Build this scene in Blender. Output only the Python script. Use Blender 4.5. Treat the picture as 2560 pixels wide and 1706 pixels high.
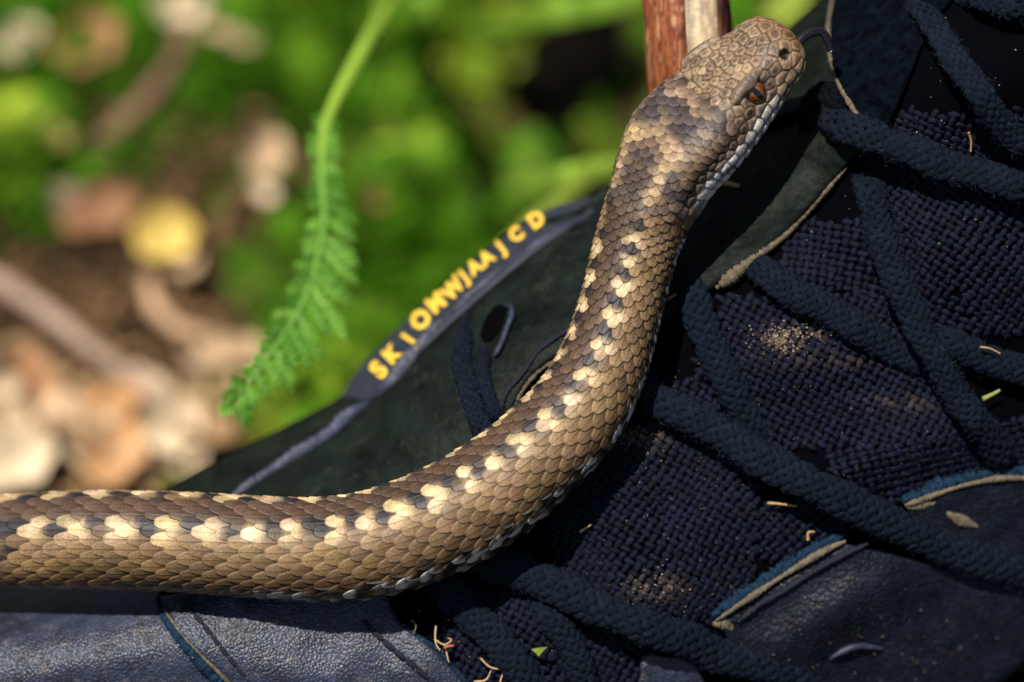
import bpy, math, random
import numpy as np
from mathutils import Vector

random.seed(7)
rng = np.random.default_rng(7)
scene = bpy.context.scene
for o in list(bpy.data.objects):
    bpy.data.objects.remove(o)
col = scene.collection

# ------------------------------------------------------------------ camera
PX = 0.00007            # metres per photograph pixel in the plane of focus
DIST = 0.60             # camera to plane of focus
PITCH = math.radians(48)
HC = 0.165              # height of the aimed point above the ground
FWD = np.array([0, math.cos(PITCH), -math.sin(PITCH)])
UU = np.array([1.0, 0, 0])
VV = np.array([0, math.sin(PITCH), math.cos(PITCH)])
WW = -FWD
FOC = np.array([0, 0, HC])

cam = bpy.data.cameras.new('camera')
camo = bpy.data.objects.new('camera', cam)
col.objects.link(camo)
camo.location = Vector(FOC + WW * DIST)
camo.rotation_euler = (math.pi / 2 - PITCH, 0, 0)
cam.sensor_width = 36
cam.lens = 36 * DIST / (2560 * PX)
cam.clip_start = 0.01
cam.clip_end = 200
cam.dof.use_dof = True
cam.dof.focus_distance = DIST - 0.003
cam.dof.aperture_fstop = 5.8
cam.dof.aperture_blades = 0
scene.camera = camo

# ------------------------------------------------------------------ light
def c2w(u, v, w):
    return UU * u + VV * v + WW * w
SUN = c2w(-0.26, 0.57, 0.78)
SUN = SUN / np.linalg.norm(SUN)
world = bpy.data.worlds.new('World')
scene.world = world
world.use_nodes = True
wn = world.node_tree.nodes
bg = wn['Background']
sky = wn.new('ShaderNodeTexSky')
sky.sky_type = 'NISHITA'
sky.sun_disc = False
sky.sun_elevation = math.asin(SUN[2])
sky.sun_rotation = math.atan2(SUN[0], SUN[1])
world.node_tree.links.new(sky.outputs[0], bg.inputs[0])
bg.inputs[1].default_value = 0.05
sl = bpy.data.lights.new('sun', 'SUN')
sl.energy = 4.6
sl.angle = math.radians(0.53)
sl.color = (1.0, 0.93, 0.82)
so = bpy.data.objects.new('sun', sl)
col.objects.link(so)
so.rotation_euler = Vector(SUN).to_track_quat('Z', 'Y').to_euler()
so.location = Vector(SUN * 3)
vs = scene.view_settings
vs.view_transform = 'Standard'
vs.look = 'None'
vs.exposure = 0.55
vs.gamma = 1.0
scene.render.resolution_x = 1024
scene.render.resolution_y = 682

# ------------------------------------------------------------------ helpers
def P(x, y, w):
    """photograph pixel + distance towards the camera from the focus plane -> world point(s)"""
    x = np.asarray(x, float); y = np.asarray(y, float); w = np.asarray(w, float)
    k = (DIST - w) / DIST * PX
    a = (x - 1280) * k
    b = (853 - y) * k
    return FOC + a[..., None] * UU + b[..., None] * VV + w[..., None] * WW

def to_px(p):
    q = p - FOC
    w = q @ WW
    k = (DIST - w) / DIST * PX
    return 1280 + (q @ UU) / k, 853 - (q @ VV) / k, w

def sm(a, b, x):
    t = np.clip((np.asarray(x, float) - a) / (b - a), 0, 1)
    return t * t * (3 - 2 * t)

def lerp(a, b, t):
    return a + (b - a) * np.asarray(t)[..., None]

def resample(pts, n):
    """Catmull-Rom through pts (any dimension), n points evenly spread"""
    p = np.asarray(pts, float)
    q = np.vstack([2 * p[0] - p[1], p, 2 * p[-1] - p[-2]])
    out = []
    for i in range(1, len(q) - 2):
        t = np.linspace(0, 1, 24, endpoint=False)[:, None]
        a, b, c, d = q[i - 1], q[i], q[i + 1], q[i + 2]
        out.append(0.5 * (2 * b + (c - a) * t + (2 * a - 5 * b + 4 * c - d) * t ** 2 + (3 * b - a - 3 * c + d) * t ** 3))
    out.append(p[-1:])
    o = np.vstack(out)
    seg = np.r_[0, np.cumsum(np.linalg.norm(np.diff(o[:, :2], axis=0), axis=1))]
    u = np.linspace(0, seg[-1], n)
    return np.stack([np.interp(u, seg, o[:, k]) for k in range(o.shape[1])], 1)

def vnoise(p, scale, seed=0):
    """cheap smooth value noise on n-d points (0..1)"""
    p = np.asarray(p, float) / scale + 100.0
    i = np.floor(p).astype(np.int64)
    f = p - i
    f = f * f * (3 - 2 * f)
    nd = p.shape[-1]
    tot = 0
    for c in range(2 ** nd):
        w = 1.0
        h = np.full(p.shape[:-1], seed * 7919 + 17, np.int64)
        for k in range(nd):
            b = (c >> k) & 1
            w = w * (f[..., k] if b else 1 - f[..., k])
            h = (h * 73856093) ^ ((i[..., k] + b) * (19349663 + 8349 * k))
            h &= 0x7fffffff
        h = (h ^ (h >> 13)) * 1274126177 & 0x7fffffff
        tot = tot + w * ((h % 10007) / 10007.0)
    return tot

def grid_faces(n, m, close_m=False, off=0):
    i, j = np.meshgrid(np.arange(n - 1), np.arange(m if close_m else m - 1), indexing='ij')
    j2 = (j + 1) % m
    f = np.stack([i * m + j, (i + 1) * m + j, (i + 1) * m + j2, i * m + j2], -1).reshape(-1, 4)
    return f + off

def build(name, verts, faces, m, parent=None, colors=None, smooth=True):
    me = bpy.data.meshes.new(name)
    v = np.asarray(verts, float).reshape(-1, 3)
    if parent is not None:
        v = v - np.array(parent.get('_base', (0, 0, 0)))
    if isinstance(faces, np.ndarray):
        faces = faces.tolist()
    me.from_pydata(v.tolist(), [], faces)
    if colors is not None:
        ca = me.color_attributes.new('tint', 'FLOAT_COLOR', 'POINT')
        c = np.asarray(colors, float).reshape(-1, 3)
        c4 = np.c_[c, np.ones(len(c))].astype(np.float32)
        ca.data.foreach_set('color', c4.ravel())
    if smooth:
        me.polygons.foreach_set('use_smooth', [True] * len(me.polygons))
    me.materials.append(m)
    me.update()
    o = bpy.data.objects.new(name, me)
    col.objects.link(o)
    if parent is not None:
        o.parent = parent
    return o

def tag(o, label, cat, group=None):
    o['label'] = label
    o['category'] = cat
    if group:
        o['group'] = group
    return o

def thing(name, base, label, cat, group=None):
    o = bpy.data.objects.new(name, None)
    o.empty_display_size = 0.01
    col.objects.link(o)
    o.location = Vector(base)
    o['_base'] = [float(x) for x in base]
    return tag(o, label, cat, group)

class Acc:
    """collects pieces into one mesh"""
    def __init__(s):
        s.v, s.f, s.c, s.n = [], [], [], 0
    def add(s, v, f, c=None):
        v = np.asarray(v, float).reshape(-1, 3)
        s.v.append(v)
        s.f.append(np.asarray(f) + s.n)
        if c is not None:
            c = np.asarray(c, float)
            s.c.append(np.broadcast_to(c, v.shape) if c.ndim == 1 else c.reshape(-1, 3))
        s.n += len(v)
    def make(s, name, m, parent=None, smooth=True):
        fs = []
        for f in s.f:
            fs += f.tolist()
        return build(name, np.vstack(s.v), fs, m, parent, np.vstack(s.c) if s.c else None, smooth)

def perp_frame(c):
    """tangent + two normals along a 3-D polyline"""
    t = np.gradient(c, axis=0)
    t /= np.linalg.norm(t, axis=1)[:, None] + 1e-12
    return t

def tube(c, ra, rb, up, seg=12, caps=True, bump=None):
    """elliptic tube along c (n,3); ra sideways, rb along 'up'"""
    n = len(c)
    t = perp_frame(c)
    up = np.broadcast_to(up, c.shape)
    s = np.cross(t, up); s /= np.linalg.norm(s, axis=1)[:, None] + 1e-12
    q = np.cross(s, t)
    th = np.linspace(0, 2 * np.pi, seg, endpoint=False)
    ra = np.broadcast_to(np.asarray(ra, float), (n,))[:, None, None]
    rb = np.broadcast_to(np.asarray(rb, float), (n,))[:, None, None]
    k = 1.0 if bump is None else (1 + bump)[..., None]
    v = c[:, None] + k * (ra * np.cos(th)[None, :, None] * s[:, None] + rb * np.sin(th)[None, :, None] * q[:, None])
    f = grid_faces(n, seg, True)
    v = v.reshape(-1, 3)
    if caps:
        v = np.vstack([v, c[:1], c[-1:]])
        a = np.arange(seg); b = (a + 1) % seg
        z = np.full(seg, n * seg)
        f = [r for r in f.tolist()] + np.stack([a, b, z], 1)[:, ::-1].tolist() + np.stack([a + (n - 1) * seg, b + (n - 1) * seg, z + 1], 1).tolist()
    else:
        f = f.tolist()
    return v, f

# ------------------------------------------------------------------ materials
def mat(name, color=(0.5, 0.5, 0.5), rough=0.5, spec=0.5, attr=False, noise=None, noise_scale=2000,
        bump=0.0, bump_scale=4000, bump_dist=0.0001, sheen=0.0, trans=0.0, dust=None, dust_scale=300, dust_amt=0.5,
        voro=0.0, voro_scale=1500, coat=0.0):
    m = bpy.data.materials.new(name)
    m.use_nodes = True
    nt = m.node_tree
    b = nt.nodes['Principled BSDF']
    L = nt.links.new
    N = nt.nodes.new
    b.inputs['Roughness'].default_value = rough
    b.inputs['Specular IOR Level'].default_value = spec
    if coat:
        b.inputs['Coat Weight'].default_value = coat
        b.inputs['Coat Roughness'].default_value = 0.08
    tc = N('ShaderNodeTexCoord')
    if attr:
        a = N('ShaderNodeVertexColor'); a.layer_name = 'tint'
        base = a.outputs[0]
    else:
        a = N('ShaderNodeRGB'); a.outputs[0].default_value = (*color, 1)
        base = a.outputs[0]
    if noise:
        nz = N('ShaderNodeTexNoise'); nz.inputs['Scale'].default_value = noise_scale
        nz.inputs['Detail'].default_value = 5; nz.inputs['Roughness'].default_value = 0.65
        L(tc.outputs['Object'], nz.inputs['Vector'])
        r = N('ShaderNodeMapRange')
        r.inputs[1].default_value = 0.3; r.inputs[2].default_value = 0.7
        r.inputs[3].default_value = noise[0]; r.inputs[4].default_value = noise[1]
        L(nz.outputs[0], r.inputs[0])
        mx = N('ShaderNodeMix'); mx.data_type = 'RGBA'; mx.blend_type = 'MULTIPLY'
        mx.inputs[0].default_value = 1
        L(base, mx.inputs[6]); L(r.outputs[0], mx.inputs[7])
        base = mx.outputs[2]
    if dust:
        nz = N('ShaderNodeTexNoise'); nz.inputs['Scale'].default_value = dust_scale
        nz.inputs['Detail'].default_value = 9; nz.inputs['Roughness'].default_value = 0.75
        L(tc.outputs['Object'], nz.inputs['Vector'])
        r = N('ShaderNodeMapRange')
        r.inputs[1].default_value = 0.55; r.inputs[2].default_value = 0.72
        r.inputs[3].default_value = 0; r.inputs[4].default_value = dust_amt
        L(nz.outputs[0], r.inputs[0])
        mx = N('ShaderNodeMix'); mx.data_type = 'RGBA'
        L(r.outputs[0], mx.inputs[0]); L(base, mx.inputs[6]); mx.inputs[7].default_value = (*dust, 1)
        base = mx.outputs[2]
    L(base, b.inputs['Base Color'])
    last = None
    if voro:
        vt = N('ShaderNodeTexVoronoi'); vt.inputs['Scale'].default_value = voro_scale
        L(tc.outputs['Object'], vt.inputs['Vector'])
        bp = N('ShaderNodeBump'); bp.inputs['Strength'].default_value = voro
        bp.inputs['Distance'].default_value = 0.0003; bp.invert = True
        L(vt.outputs['Distance'], bp.inputs['Height'])
        last = bp
    if bump:
        nz = N('ShaderNodeTexNoise'); nz.inputs['Scale'].default_value = bump_scale
        nz.inputs['Detail'].default_value = 4
        L(tc.outputs['Object'], nz.inputs['Vector'])
        bp = N('ShaderNodeBump'); bp.inputs['Strength'].default_value = bump
        bp.inputs['Distance'].default_value = bump_dist
        L(nz.outputs[0], bp.inputs['Height'])
        if last: L(last.outputs[0], bp.inputs['Normal'])
        last = bp
    if last: L(last.outputs[0], b.inputs['Normal'])
    if sheen:
        b.inputs['Sheen Weight'].default_value = sheen
        b.inputs['Sheen Roughness'].default_value = 0.4
    if trans:
        out = nt.nodes['Material Output']
        tr = N('ShaderNodeBsdfTranslucent'); L(base, tr.inputs[0])
        ms = N('ShaderNodeMixShader'); ms.inputs[0].default_value = trans
        L(b.outputs[0], ms.inputs[1]); L(tr.outputs[0], ms.inputs[2]); L(ms.outputs[0], out.inputs[0])
    return m

M = {}
M['scale'] = mat('snake_scale', rough=0.45, spec=0.28, attr=True, noise=(0.50, 1.36), noise_scale=3000, bump=0.6, bump_scale=4000, bump_dist=0.0001)
M['head'] = mat('snake_head', rough=0.44, spec=0.34, attr=True, noise=(0.5, 1.4), noise_scale=1600, bump=0.6, bump_scale=3600, bump_dist=0.0001)
M['skin'] = mat('snake_skin', (0.02, 0.014, 0.010), rough=0.6)
M['eye'] = mat('eye', rough=0.12, attr=True, coat=1.0, noise=(0.6, 1.3), noise_scale=2500)
M['tongue'] = mat('tongue', (0.008, 0.006, 0.009), rough=0.2, spec=0.6)
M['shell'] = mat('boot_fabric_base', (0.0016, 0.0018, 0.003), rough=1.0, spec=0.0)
M['yarn'] = mat('boot_woven_yarn', rough=0.7, spec=0.14, attr=True, noise=(0.45, 1.6), noise_scale=1800, bump=0.9, bump_scale=6000, bump_dist=0.00015, dust=(0.16, 0.12, 0.085), dust_scale=260, dust_amt=0.015)
M['lace'] = mat('lace', attr=True, rough=0.8, spec=0.10, noise=(0.4, 1.6), noise_scale=1500, bump=0.9, bump_scale=6500, bump_dist=0.00015)
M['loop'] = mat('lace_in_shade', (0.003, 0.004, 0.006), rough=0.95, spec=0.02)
M['suede'] = mat('boot_suede', (0.0014, 0.0026, 0.0050), rough=0.95, spec=0.02, noise=(0.05, 2.2), noise_scale=420, bump=0.8, bump_scale=1800, bump_dist=0.0003)
M['leather_far'] = mat('boot_leather_far', (0.0042, 0.0070, 0.0056), rough=0.6, spec=0.10, noise=(0.15, 2.0), noise_scale=120, bump=0.9, bump_scale=420, bump_dist=0.0006, dust=(0.06, 0.055, 0.045), dust_scale=170, dust_amt=0.35)
M['leather_near'] = mat('boot_leather_near', (0.017, 0.023, 0.044), rough=0.44, spec=0.52, noise=(0.35, 1.7), noise_scale=230, bump=0.5, bump_scale=700, bump_dist=0.0003, voro=0.6, voro_scale=2100, dust=(0.24, 0.20, 0.15), dust_scale=330, dust_amt=0.45)
M['leather_dark'] = mat('boot_leather_dark', (0.0040, 0.0064, 0.0135), rough=0.5, spec=0.2, noise=(0.3, 1.7), noise_scale=300, bump=0.5, bump_scale=900, bump_dist=0.0003, voro=0.6, voro_scale=1300, dust=(0.08, 0.07, 0.05), dust_scale=520, dust_amt=0.25)
M['edge'] = mat('boot_leather_cut_edge', (0.13, 0.105, 0.072), rough=0.9, spec=0.2, noise=(0.45, 1.4), noise_scale=900, bump=1.0, bump_scale=2600, bump_dist=0.0003)
M['edge_blue'] = mat('boot_leather_dyed_edge', (0.007, 0.024, 0.050), rough=0.95, spec=0.15, noise=(0.3, 1.7), noise_scale=1100, bump=1.0, bump_scale=2600, bump_dist=0.0004)
M['sheen_trim'] = mat('boot_sheen_trim', (0.026, 0.032, 0.058), rough=0.5, spec=0.3, noise=(0.2, 1.8), noise_scale=140, bump=0.8, bump_scale=300, bump_dist=0.0008)  # sky reflection on the groove bevel put into this blue-grey colour
M['strip'] = mat('boot_lettered_strip', (0.022, 0.027, 0.040), rough=0.6, spec=0.3, noise=(0.7, 1.3), noise_scale=300, bump=0.3, bump_scale=900)
M['letter'] = mat('yellow_lettering', (0.85, 0.55, 0.06), rough=0.55, spec=0.3, noise=(0.8, 1.1), noise_scale=700)
M['thread'] = mat('stitch_thread', (0.010, 0.011, 0.020), rough=0.8, spec=0.2)
M['hole'] = mat('eyelet_hole', (0.002, 0.002, 0.002), rough=1, spec=0)
M['soil'] = mat('soil', (0.030, 0.018, 0.009), rough=0.95, spec=0.1, noise=(0.3, 1.7), noise_scale=60, bump=1.0, bump_scale=150, bump_dist=0.004)
M['moss'] = mat('moss', rough=0.6, spec=0.25, attr=True, trans=0.4)
M['frond'] = mat('frond', rough=0.5, spec=0.3, attr=True, trans=0.3)
M['dry'] = mat('dry_leaf', rough=0.6, spec=0.3, attr=True, noise=(0.7, 1.2), noise_scale=400, trans=0.15, bump=0.5, bump_scale=300, bump_dist=0.0005)
M['litter'] = mat('litter', rough=0.8, spec=0.2, attr=True)
M['twig'] = mat('twig', rough=0.8, spec=0.2, attr=True, noise=(0.6, 1.3), noise_scale=300, bump=0.6, bump_scale=700, bump_dist=0.0005)
M['stick'] = mat('stick', rough=0.55, spec=0.35, attr=True, noise=(0.75, 1.25), noise_scale=900, bump=0.5, bump_scale=1500, bump_dist=0.0002)
M['bit'] = mat('debris', rough=0.7, spec=0.3, attr=True, noise=(0.7, 1.2), noise_scale=1500)

# ------------------------------------------------------------------ boot surface
SILP = np.array([(-900, 1640), (-400, 1475), (0, 1392), (250, 1322), (380, 1240), (560, 1140), (700, 1072), (850, 990), (918, 896),
                 (1082, 738), (1262, 588), (1385, 516), (1480, 486), (1700, 305), (2070, -20), (2400, -330), (3000, -900)], float)
SIL = resample(SILP, 600)
def ysil(x):
    return np.interp(x, SIL[:, 0], SIL[:, 1])
BX, BY = 0.56, 0.83
def bcoord(x, y):
    x = np.asarray(x, float); y = np.asarray(y, float)
    lo = np.full(np.broadcast(x, y).shape, -900.0); hi = np.full(lo.shape, 4000.0)
    for _ in range(34):
        m = (lo + hi) / 2
        v = (y - BY * m) - ysil(x - BX * m)
        lo = np.where(v > 0, m, lo); hi = np.where(v > 0, hi, m)
    return (lo + hi) / 2
MOUNDS = [(1990, 890, 210, 120, 0.0045, 0.45), (1540, 1230, 170, 150, 0.0035, 0.6), (2400, 640, 190, 150, 0.004, 0.3),
          (2330, 250, 130, 150, 0.004, 0.5), (2520, 200, 90, 130, 0.004, 0.8), (2270, 1120, 230, 70, 0.0035, -0.3),
          (1650, 1470, 150, 130, 0.0035, -0.6), (1330, 1570, 120, 80, 0.002, 0.7), (1850, 560, 100, 60, 0.0015, -0.7),
          (620, 1640, 330, 110, 0.003, 0.1), (120, 1640, 230, 110, 0.002, 0.1), (1985, 690, 120, 60, 0.002, 0.2),
          (2080, 1540, 200, 70, 0.0035, -0.6), (1050, 1640, 90, 90, 0.0015, 0.9)]
def depth_b(x, y, b):
    d = -0.0088 - 0.035 * np.clip((350 - b) / 350, 0, None) ** 2
    d = d - 0.010 * np.clip((b - 850) / 450, 0, None) ** 1.5
    d = d + 0.016 * sm(1900, 2600, x) * sm(1000, 0, y)
    for cx, cy, ra, rb, h, a in MOUNDS:
        ca, sa = math.cos(a), math.sin(a)
        p = ((x - cx) * ca + (y - cy) * sa) / ra
        q = (-(x - cx) * sa + (y - cy) * ca) / rb
        d = d + h * np.exp(-(p * p + q * q))
    return d
def depth(x, y):
    return depth_b(np.asarray(x, float), np.asarray(y, float), np.clip(bcoord(x, y), 0, None))

boot_base = P(1500, 1000, -0.01); boot_base[2] = 0
boot = thing('hiking_boot', boot_base, 'dark navy laced hiking boot of leather and woven fabric under the snake', 'boot')

# closed under-layer: visible surface, then down to the ground all round
ni, nj = 210, 170
sx = np.linspace(-900, 2750, ni)
sy = ysil(sx)
bb = 2500 * np.linspace(0, 1, nj) ** 1.6
gx = sx[:, None] + BX * bb[None]
gy = sy[:, None] + BY * bb[None]
gd = depth_b(gx, gy, np.broadcast_to(bb[None], gx.shape))
Vs = P(gx, gy, gd)
faces = grid_faces(ni, nj).tolist()
verts = Vs.reshape(-1, 3)
ring = [i * nj for i in range(ni)] + [(ni - 1) * nj + j for j in range(1, nj)] + [i * nj + nj - 1 for i in range(ni - 2, -1, -1)] + [j for j in range(nj - 2, 0, -1)]
prev = ring
for fz, infl in ((0.985, 0.0), (0.55, 0.004), (0.14, 0.004), (0.13, 0.008), (0.0, 0.008)):
    r0 = verts[ring].copy()
    cen = r0.mean(0)
    dirv = r0 - cen; dirv[:, 2] = 0
    dirv /= np.linalg.norm(dirv, axis=1)[:, None]
    r1 = r0.copy()
    r1[:, 2] *= fz
    r1 += dirv * 0 - np.array([0, 0.001, 0]) * (fz < 0.9)
    start = len(verts)
    verts = np.vstack([verts, r1])
    cur = list(range(start, start + len(ring)))
    k = len(ring)
    for a in range(k):
        faces.append([prev[a], prev[(a + 1) % k], cur[(a + 1) % k], cur[a]])
    prev = cur
build('fabric_shell', verts, faces, M['shell'], boot)

def loft_panel(name, A, B, m, n=80, k=24, thick=0.0016, wave=0.0, edge_drop=(True, True), parent=boot, sag=0.0, lift_fn=None):
    """leather sheet between two edges drawn in pixels, lying on the boot with a real thickness"""
    A = resample(A, n); B = resample(B, n)
    t = np.linspace(0, 1, k)
    X = A[:, 0:1] + (B[:, 0:1] - A[:, 0:1]) * t[None]
    Y = A[:, 1:2] + (B[:, 1:2] - A[:, 1:2]) * t[None]
    bz = np.clip(bcoord(X, Y), 0, None)
    D = depth_b(X, Y, bz)
    h = np.full(X.shape, thick)
    rnd = thick * 0.35
    if edge_drop[0]: h[:, 0] -= rnd
    if edge_drop[1]: h[:, -1] -= rnd
    h[0] -= rnd; h[-1] -= rnd
    if wave:
        h = h + wave * (vnoise(np.stack([X, Y], -1), 90, 3) - 0.5)
    if lift_fn is not None:
        h = h + lift_fn(X, Y)
    top = P(X, Y, D + h)
    lowL = P(X[:, 0], Y[:, 0], D[:, 0] - 0.0012)
    lowR = P(X[:, -1], Y[:, -1], D[:, -1] - 0.0012)
    G = np.concatenate([lowL[:, None], top, lowR[:, None]], 1)
    g0 = P(X[0], Y[0], D[0] - 0.0012); g1 = P(X[-1], Y[-1], D[-1] - 0.0012)
    r0 = np.vstack([lowL[:1], g0, lowR[:1]])[None]; r1 = np.vstack([lowL[-1:], g1, lowR[-1:]])[None]
    G = np.concatenate([r0, G, r1], 0)
    return build(name, G, grid_faces(G.shape[0], G.shape[1]), m, parent)

def px_tube(name, pts, rx, rz, m, lift=0.0, n=60, seg=10, parent=boot, jitter=0.0, taper=True, bumpf=None, extra=None):
    """elliptic bead following the boot surface; pts in pixels, rx/rz radii in pixels"""
    c = resample([p[:2] for p in pts], n)
    d = depth(c[:, 0], c[:, 1]) + lift
    if extra is not None:
        d = d + np.interp(np.linspace(0, 1, n), np.linspace(0, 1, len(extra)), extra)
    C = P(c[:, 0], c[:, 1], d)
    u = np.linspace(0, 1, n)
    rr = np.ones(n)
    if taper:
        rr = np.clip(np.minimum(u, 1 - u) * 14, 0.25, 1) ** 0.5
    if len(pts[0]) > 2:
        rr = rr * np.interp(u, np.linspace(0, 1, len(pts)), [p[2] for p in pts])
    if jitter:
        rr = rr * (1 + jitter * (rng.random(n) - 0.5))
    bump = None
    if bumpf is not None:
        L = np.r_[0, np.cumsum(np.linalg.norm(np.diff(c[:, :2], axis=0), axis=1))]
        th = np.linspace(0, 2 * np.pi, seg, endpoint=False)
        bump = bumpf(L[:, None], th[None])
    v, f = tube(C, rr * rx * PX, rr * rz * PX, WW, seg, True, bump)
    if jitter:
        v = v + (rng.random(v.shape) - 0.5) * jitter * rx * PX * 0.5
    return build(name, v, f, m, parent)

# far side leather, from the outline down to its cut edge
farA = [(-200, 1438), (0, 1395), (380, 1243), (560, 1143), (700, 1075), (850, 993), (918, 899), (1082, 741), (1262, 591), (1385, 519), (1480, 489), (1700, 308), (2070, -17), (2200, -140)]
farB = [(-100, 1470), (300, 1420), (700, 1400), (900, 1340), (1060, 1270), (1200, 1160), (1265, 1075), (1300, 985), (1350, 925), (1410, 893), (1560, 845), (1700, 775), (1790, 720), (1960, 590), (2120, 415), (2230, 270)]
# the two edges are matched along the boot
far = loft_panel('far_leather_panel', farA, farB, M['leather_far'], n=170, k=40, thick=0.0022, wave=0.0012)
for_far = far
far['label'] = 'worn black green leather side panel'
px_tube('cut_edge', [(1262, 1085), (1275, 1040), (1300, 985), (1350, 925), (1410, 893), (1480, 872)], 7, 9, M['edge'], 0.0014, n=90, seg=8, jitter=0.5).parent = far
px_tube('cut_edge', [(1788, 718, 2.6), (1830, 690, 1.7), (1880, 648, 1.1), (1960, 590, 0.9), (2040, 505, 0.8), (2118, 418, 0.5)], 9, 11, M['edge'], 0.0012, n=110, seg=8, jitter=0.4).parent = far
# raised rubber strip with lettering near the outline
stripA = [(850, 993), (918, 899), (1082, 741), (1262, 591), (1385, 519), (1480, 491)]
stripB = [(915, 1010), (990, 940), (1140, 800), (1310, 655), (1415, 580), (1490, 530)]
lstrip = loft_panel('lettered_strip', stripA, stripB, M['strip'], n=90, k=10, thick=0.0036, wave=0.0004)
px_tube('ridge', [(560, 1262, 0.3), (640, 1205, 1.0), (700, 1165, 0.8), (760, 1128, 1.3), (830, 1080, 0.9), (880, 1035, 1.2), (930, 1005, 0.5)], 19, 7, M['sheen_trim'], 0.0024, n=110, seg=10, jitter=0.3)
px_tube('ridge', [(925, 1000, 0.4), (975, 962, 1.1), (1020, 910, 1.6), (1062, 862, 1.2), (1090, 830, 1.5), (1130, 790, 0.8)], 19, 7, M['sheen_trim'], 0.0024, n=90, seg=10, jitter=0.3)
px_tube('ridge', [(1125, 795, 0.5), (1170, 752, 1.1), (1215, 712, 0.8), (1270, 664, 0.5), (1320, 632, 0.9), (1390, 586, 0.5), (1470, 545, 0.3)], 17, 7, M['sheen_trim'], 0.0024, n=110, seg=10, jitter=0.3)
px_tube('fold', [(1360, 560), (1440, 540), (1500, 500), (1530, 470)], 16, 14, M['leather_far'], 0.003, n=40, jitter=0.25)
px_tube('seam_groove_thread', [(1245, 1050), (1265, 985), (1310, 930), (1345, 880), (1390, 845), (1440, 815), (1480, 790)], 6, 6, M['thread'], 0.0026, n=90, jitter=0.7)
px_tube('stitch_thread', [(1700, 600), (1800, 535), (1900, 440), (1980, 370), (2040, 310)], 6, 5, M['thread'], 0.002, n=80, jitter=0.6)

# eyelet slot with its turned rim and the lace that comes out of it
hx = np.linspace(0, 2 * np.pi, 28, endpoint=False)
hc = np.array([1232, 808])
hv = []
for k, (rr, hh) in enumerate(((1.0, 0.0026), (0.55, 0.00285), (0.02, 0.0029))):
    ex = np.cos(hx) * 52 * rr; ey = np.sin(hx) * 22 * rr
    a = math.radians(-62)
    qx = hc[0] + ex * math.cos(a) - ey * math.sin(a); qy = hc[1] + ex * math.sin(a) + ey * math.cos(a)
    hv.append(P(qx, qy, depth(qx, qy) + hh))
build('eyelet_slot', np.array(hv), grid_faces(3, 28, True), M['hole'], boot)
px_tube('eyelet_rim', [(1236, 890), (1252, 862), (1266, 826), (1279, 790), (1278, 768), (1262, 764)], 8, 9, M['sheen_trim'], 0.0032, n=50, jitter=0.15)
def braid(L, th, pitch=30.0, n=5):
    v = np.cos(2 * np.pi * L / pitch + 0.9 * np.abs(np.sin(th))) * np.cos(n * th)
    fib = vnoise(np.stack(np.broadcast_arrays(L * 0.30, th * 16), -1), 1.0, 8) - 0.5
    return 0.20 * np.sign(v) * np.abs(v) ** 0.8 + 0.05 * fib
LACES = []
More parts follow.
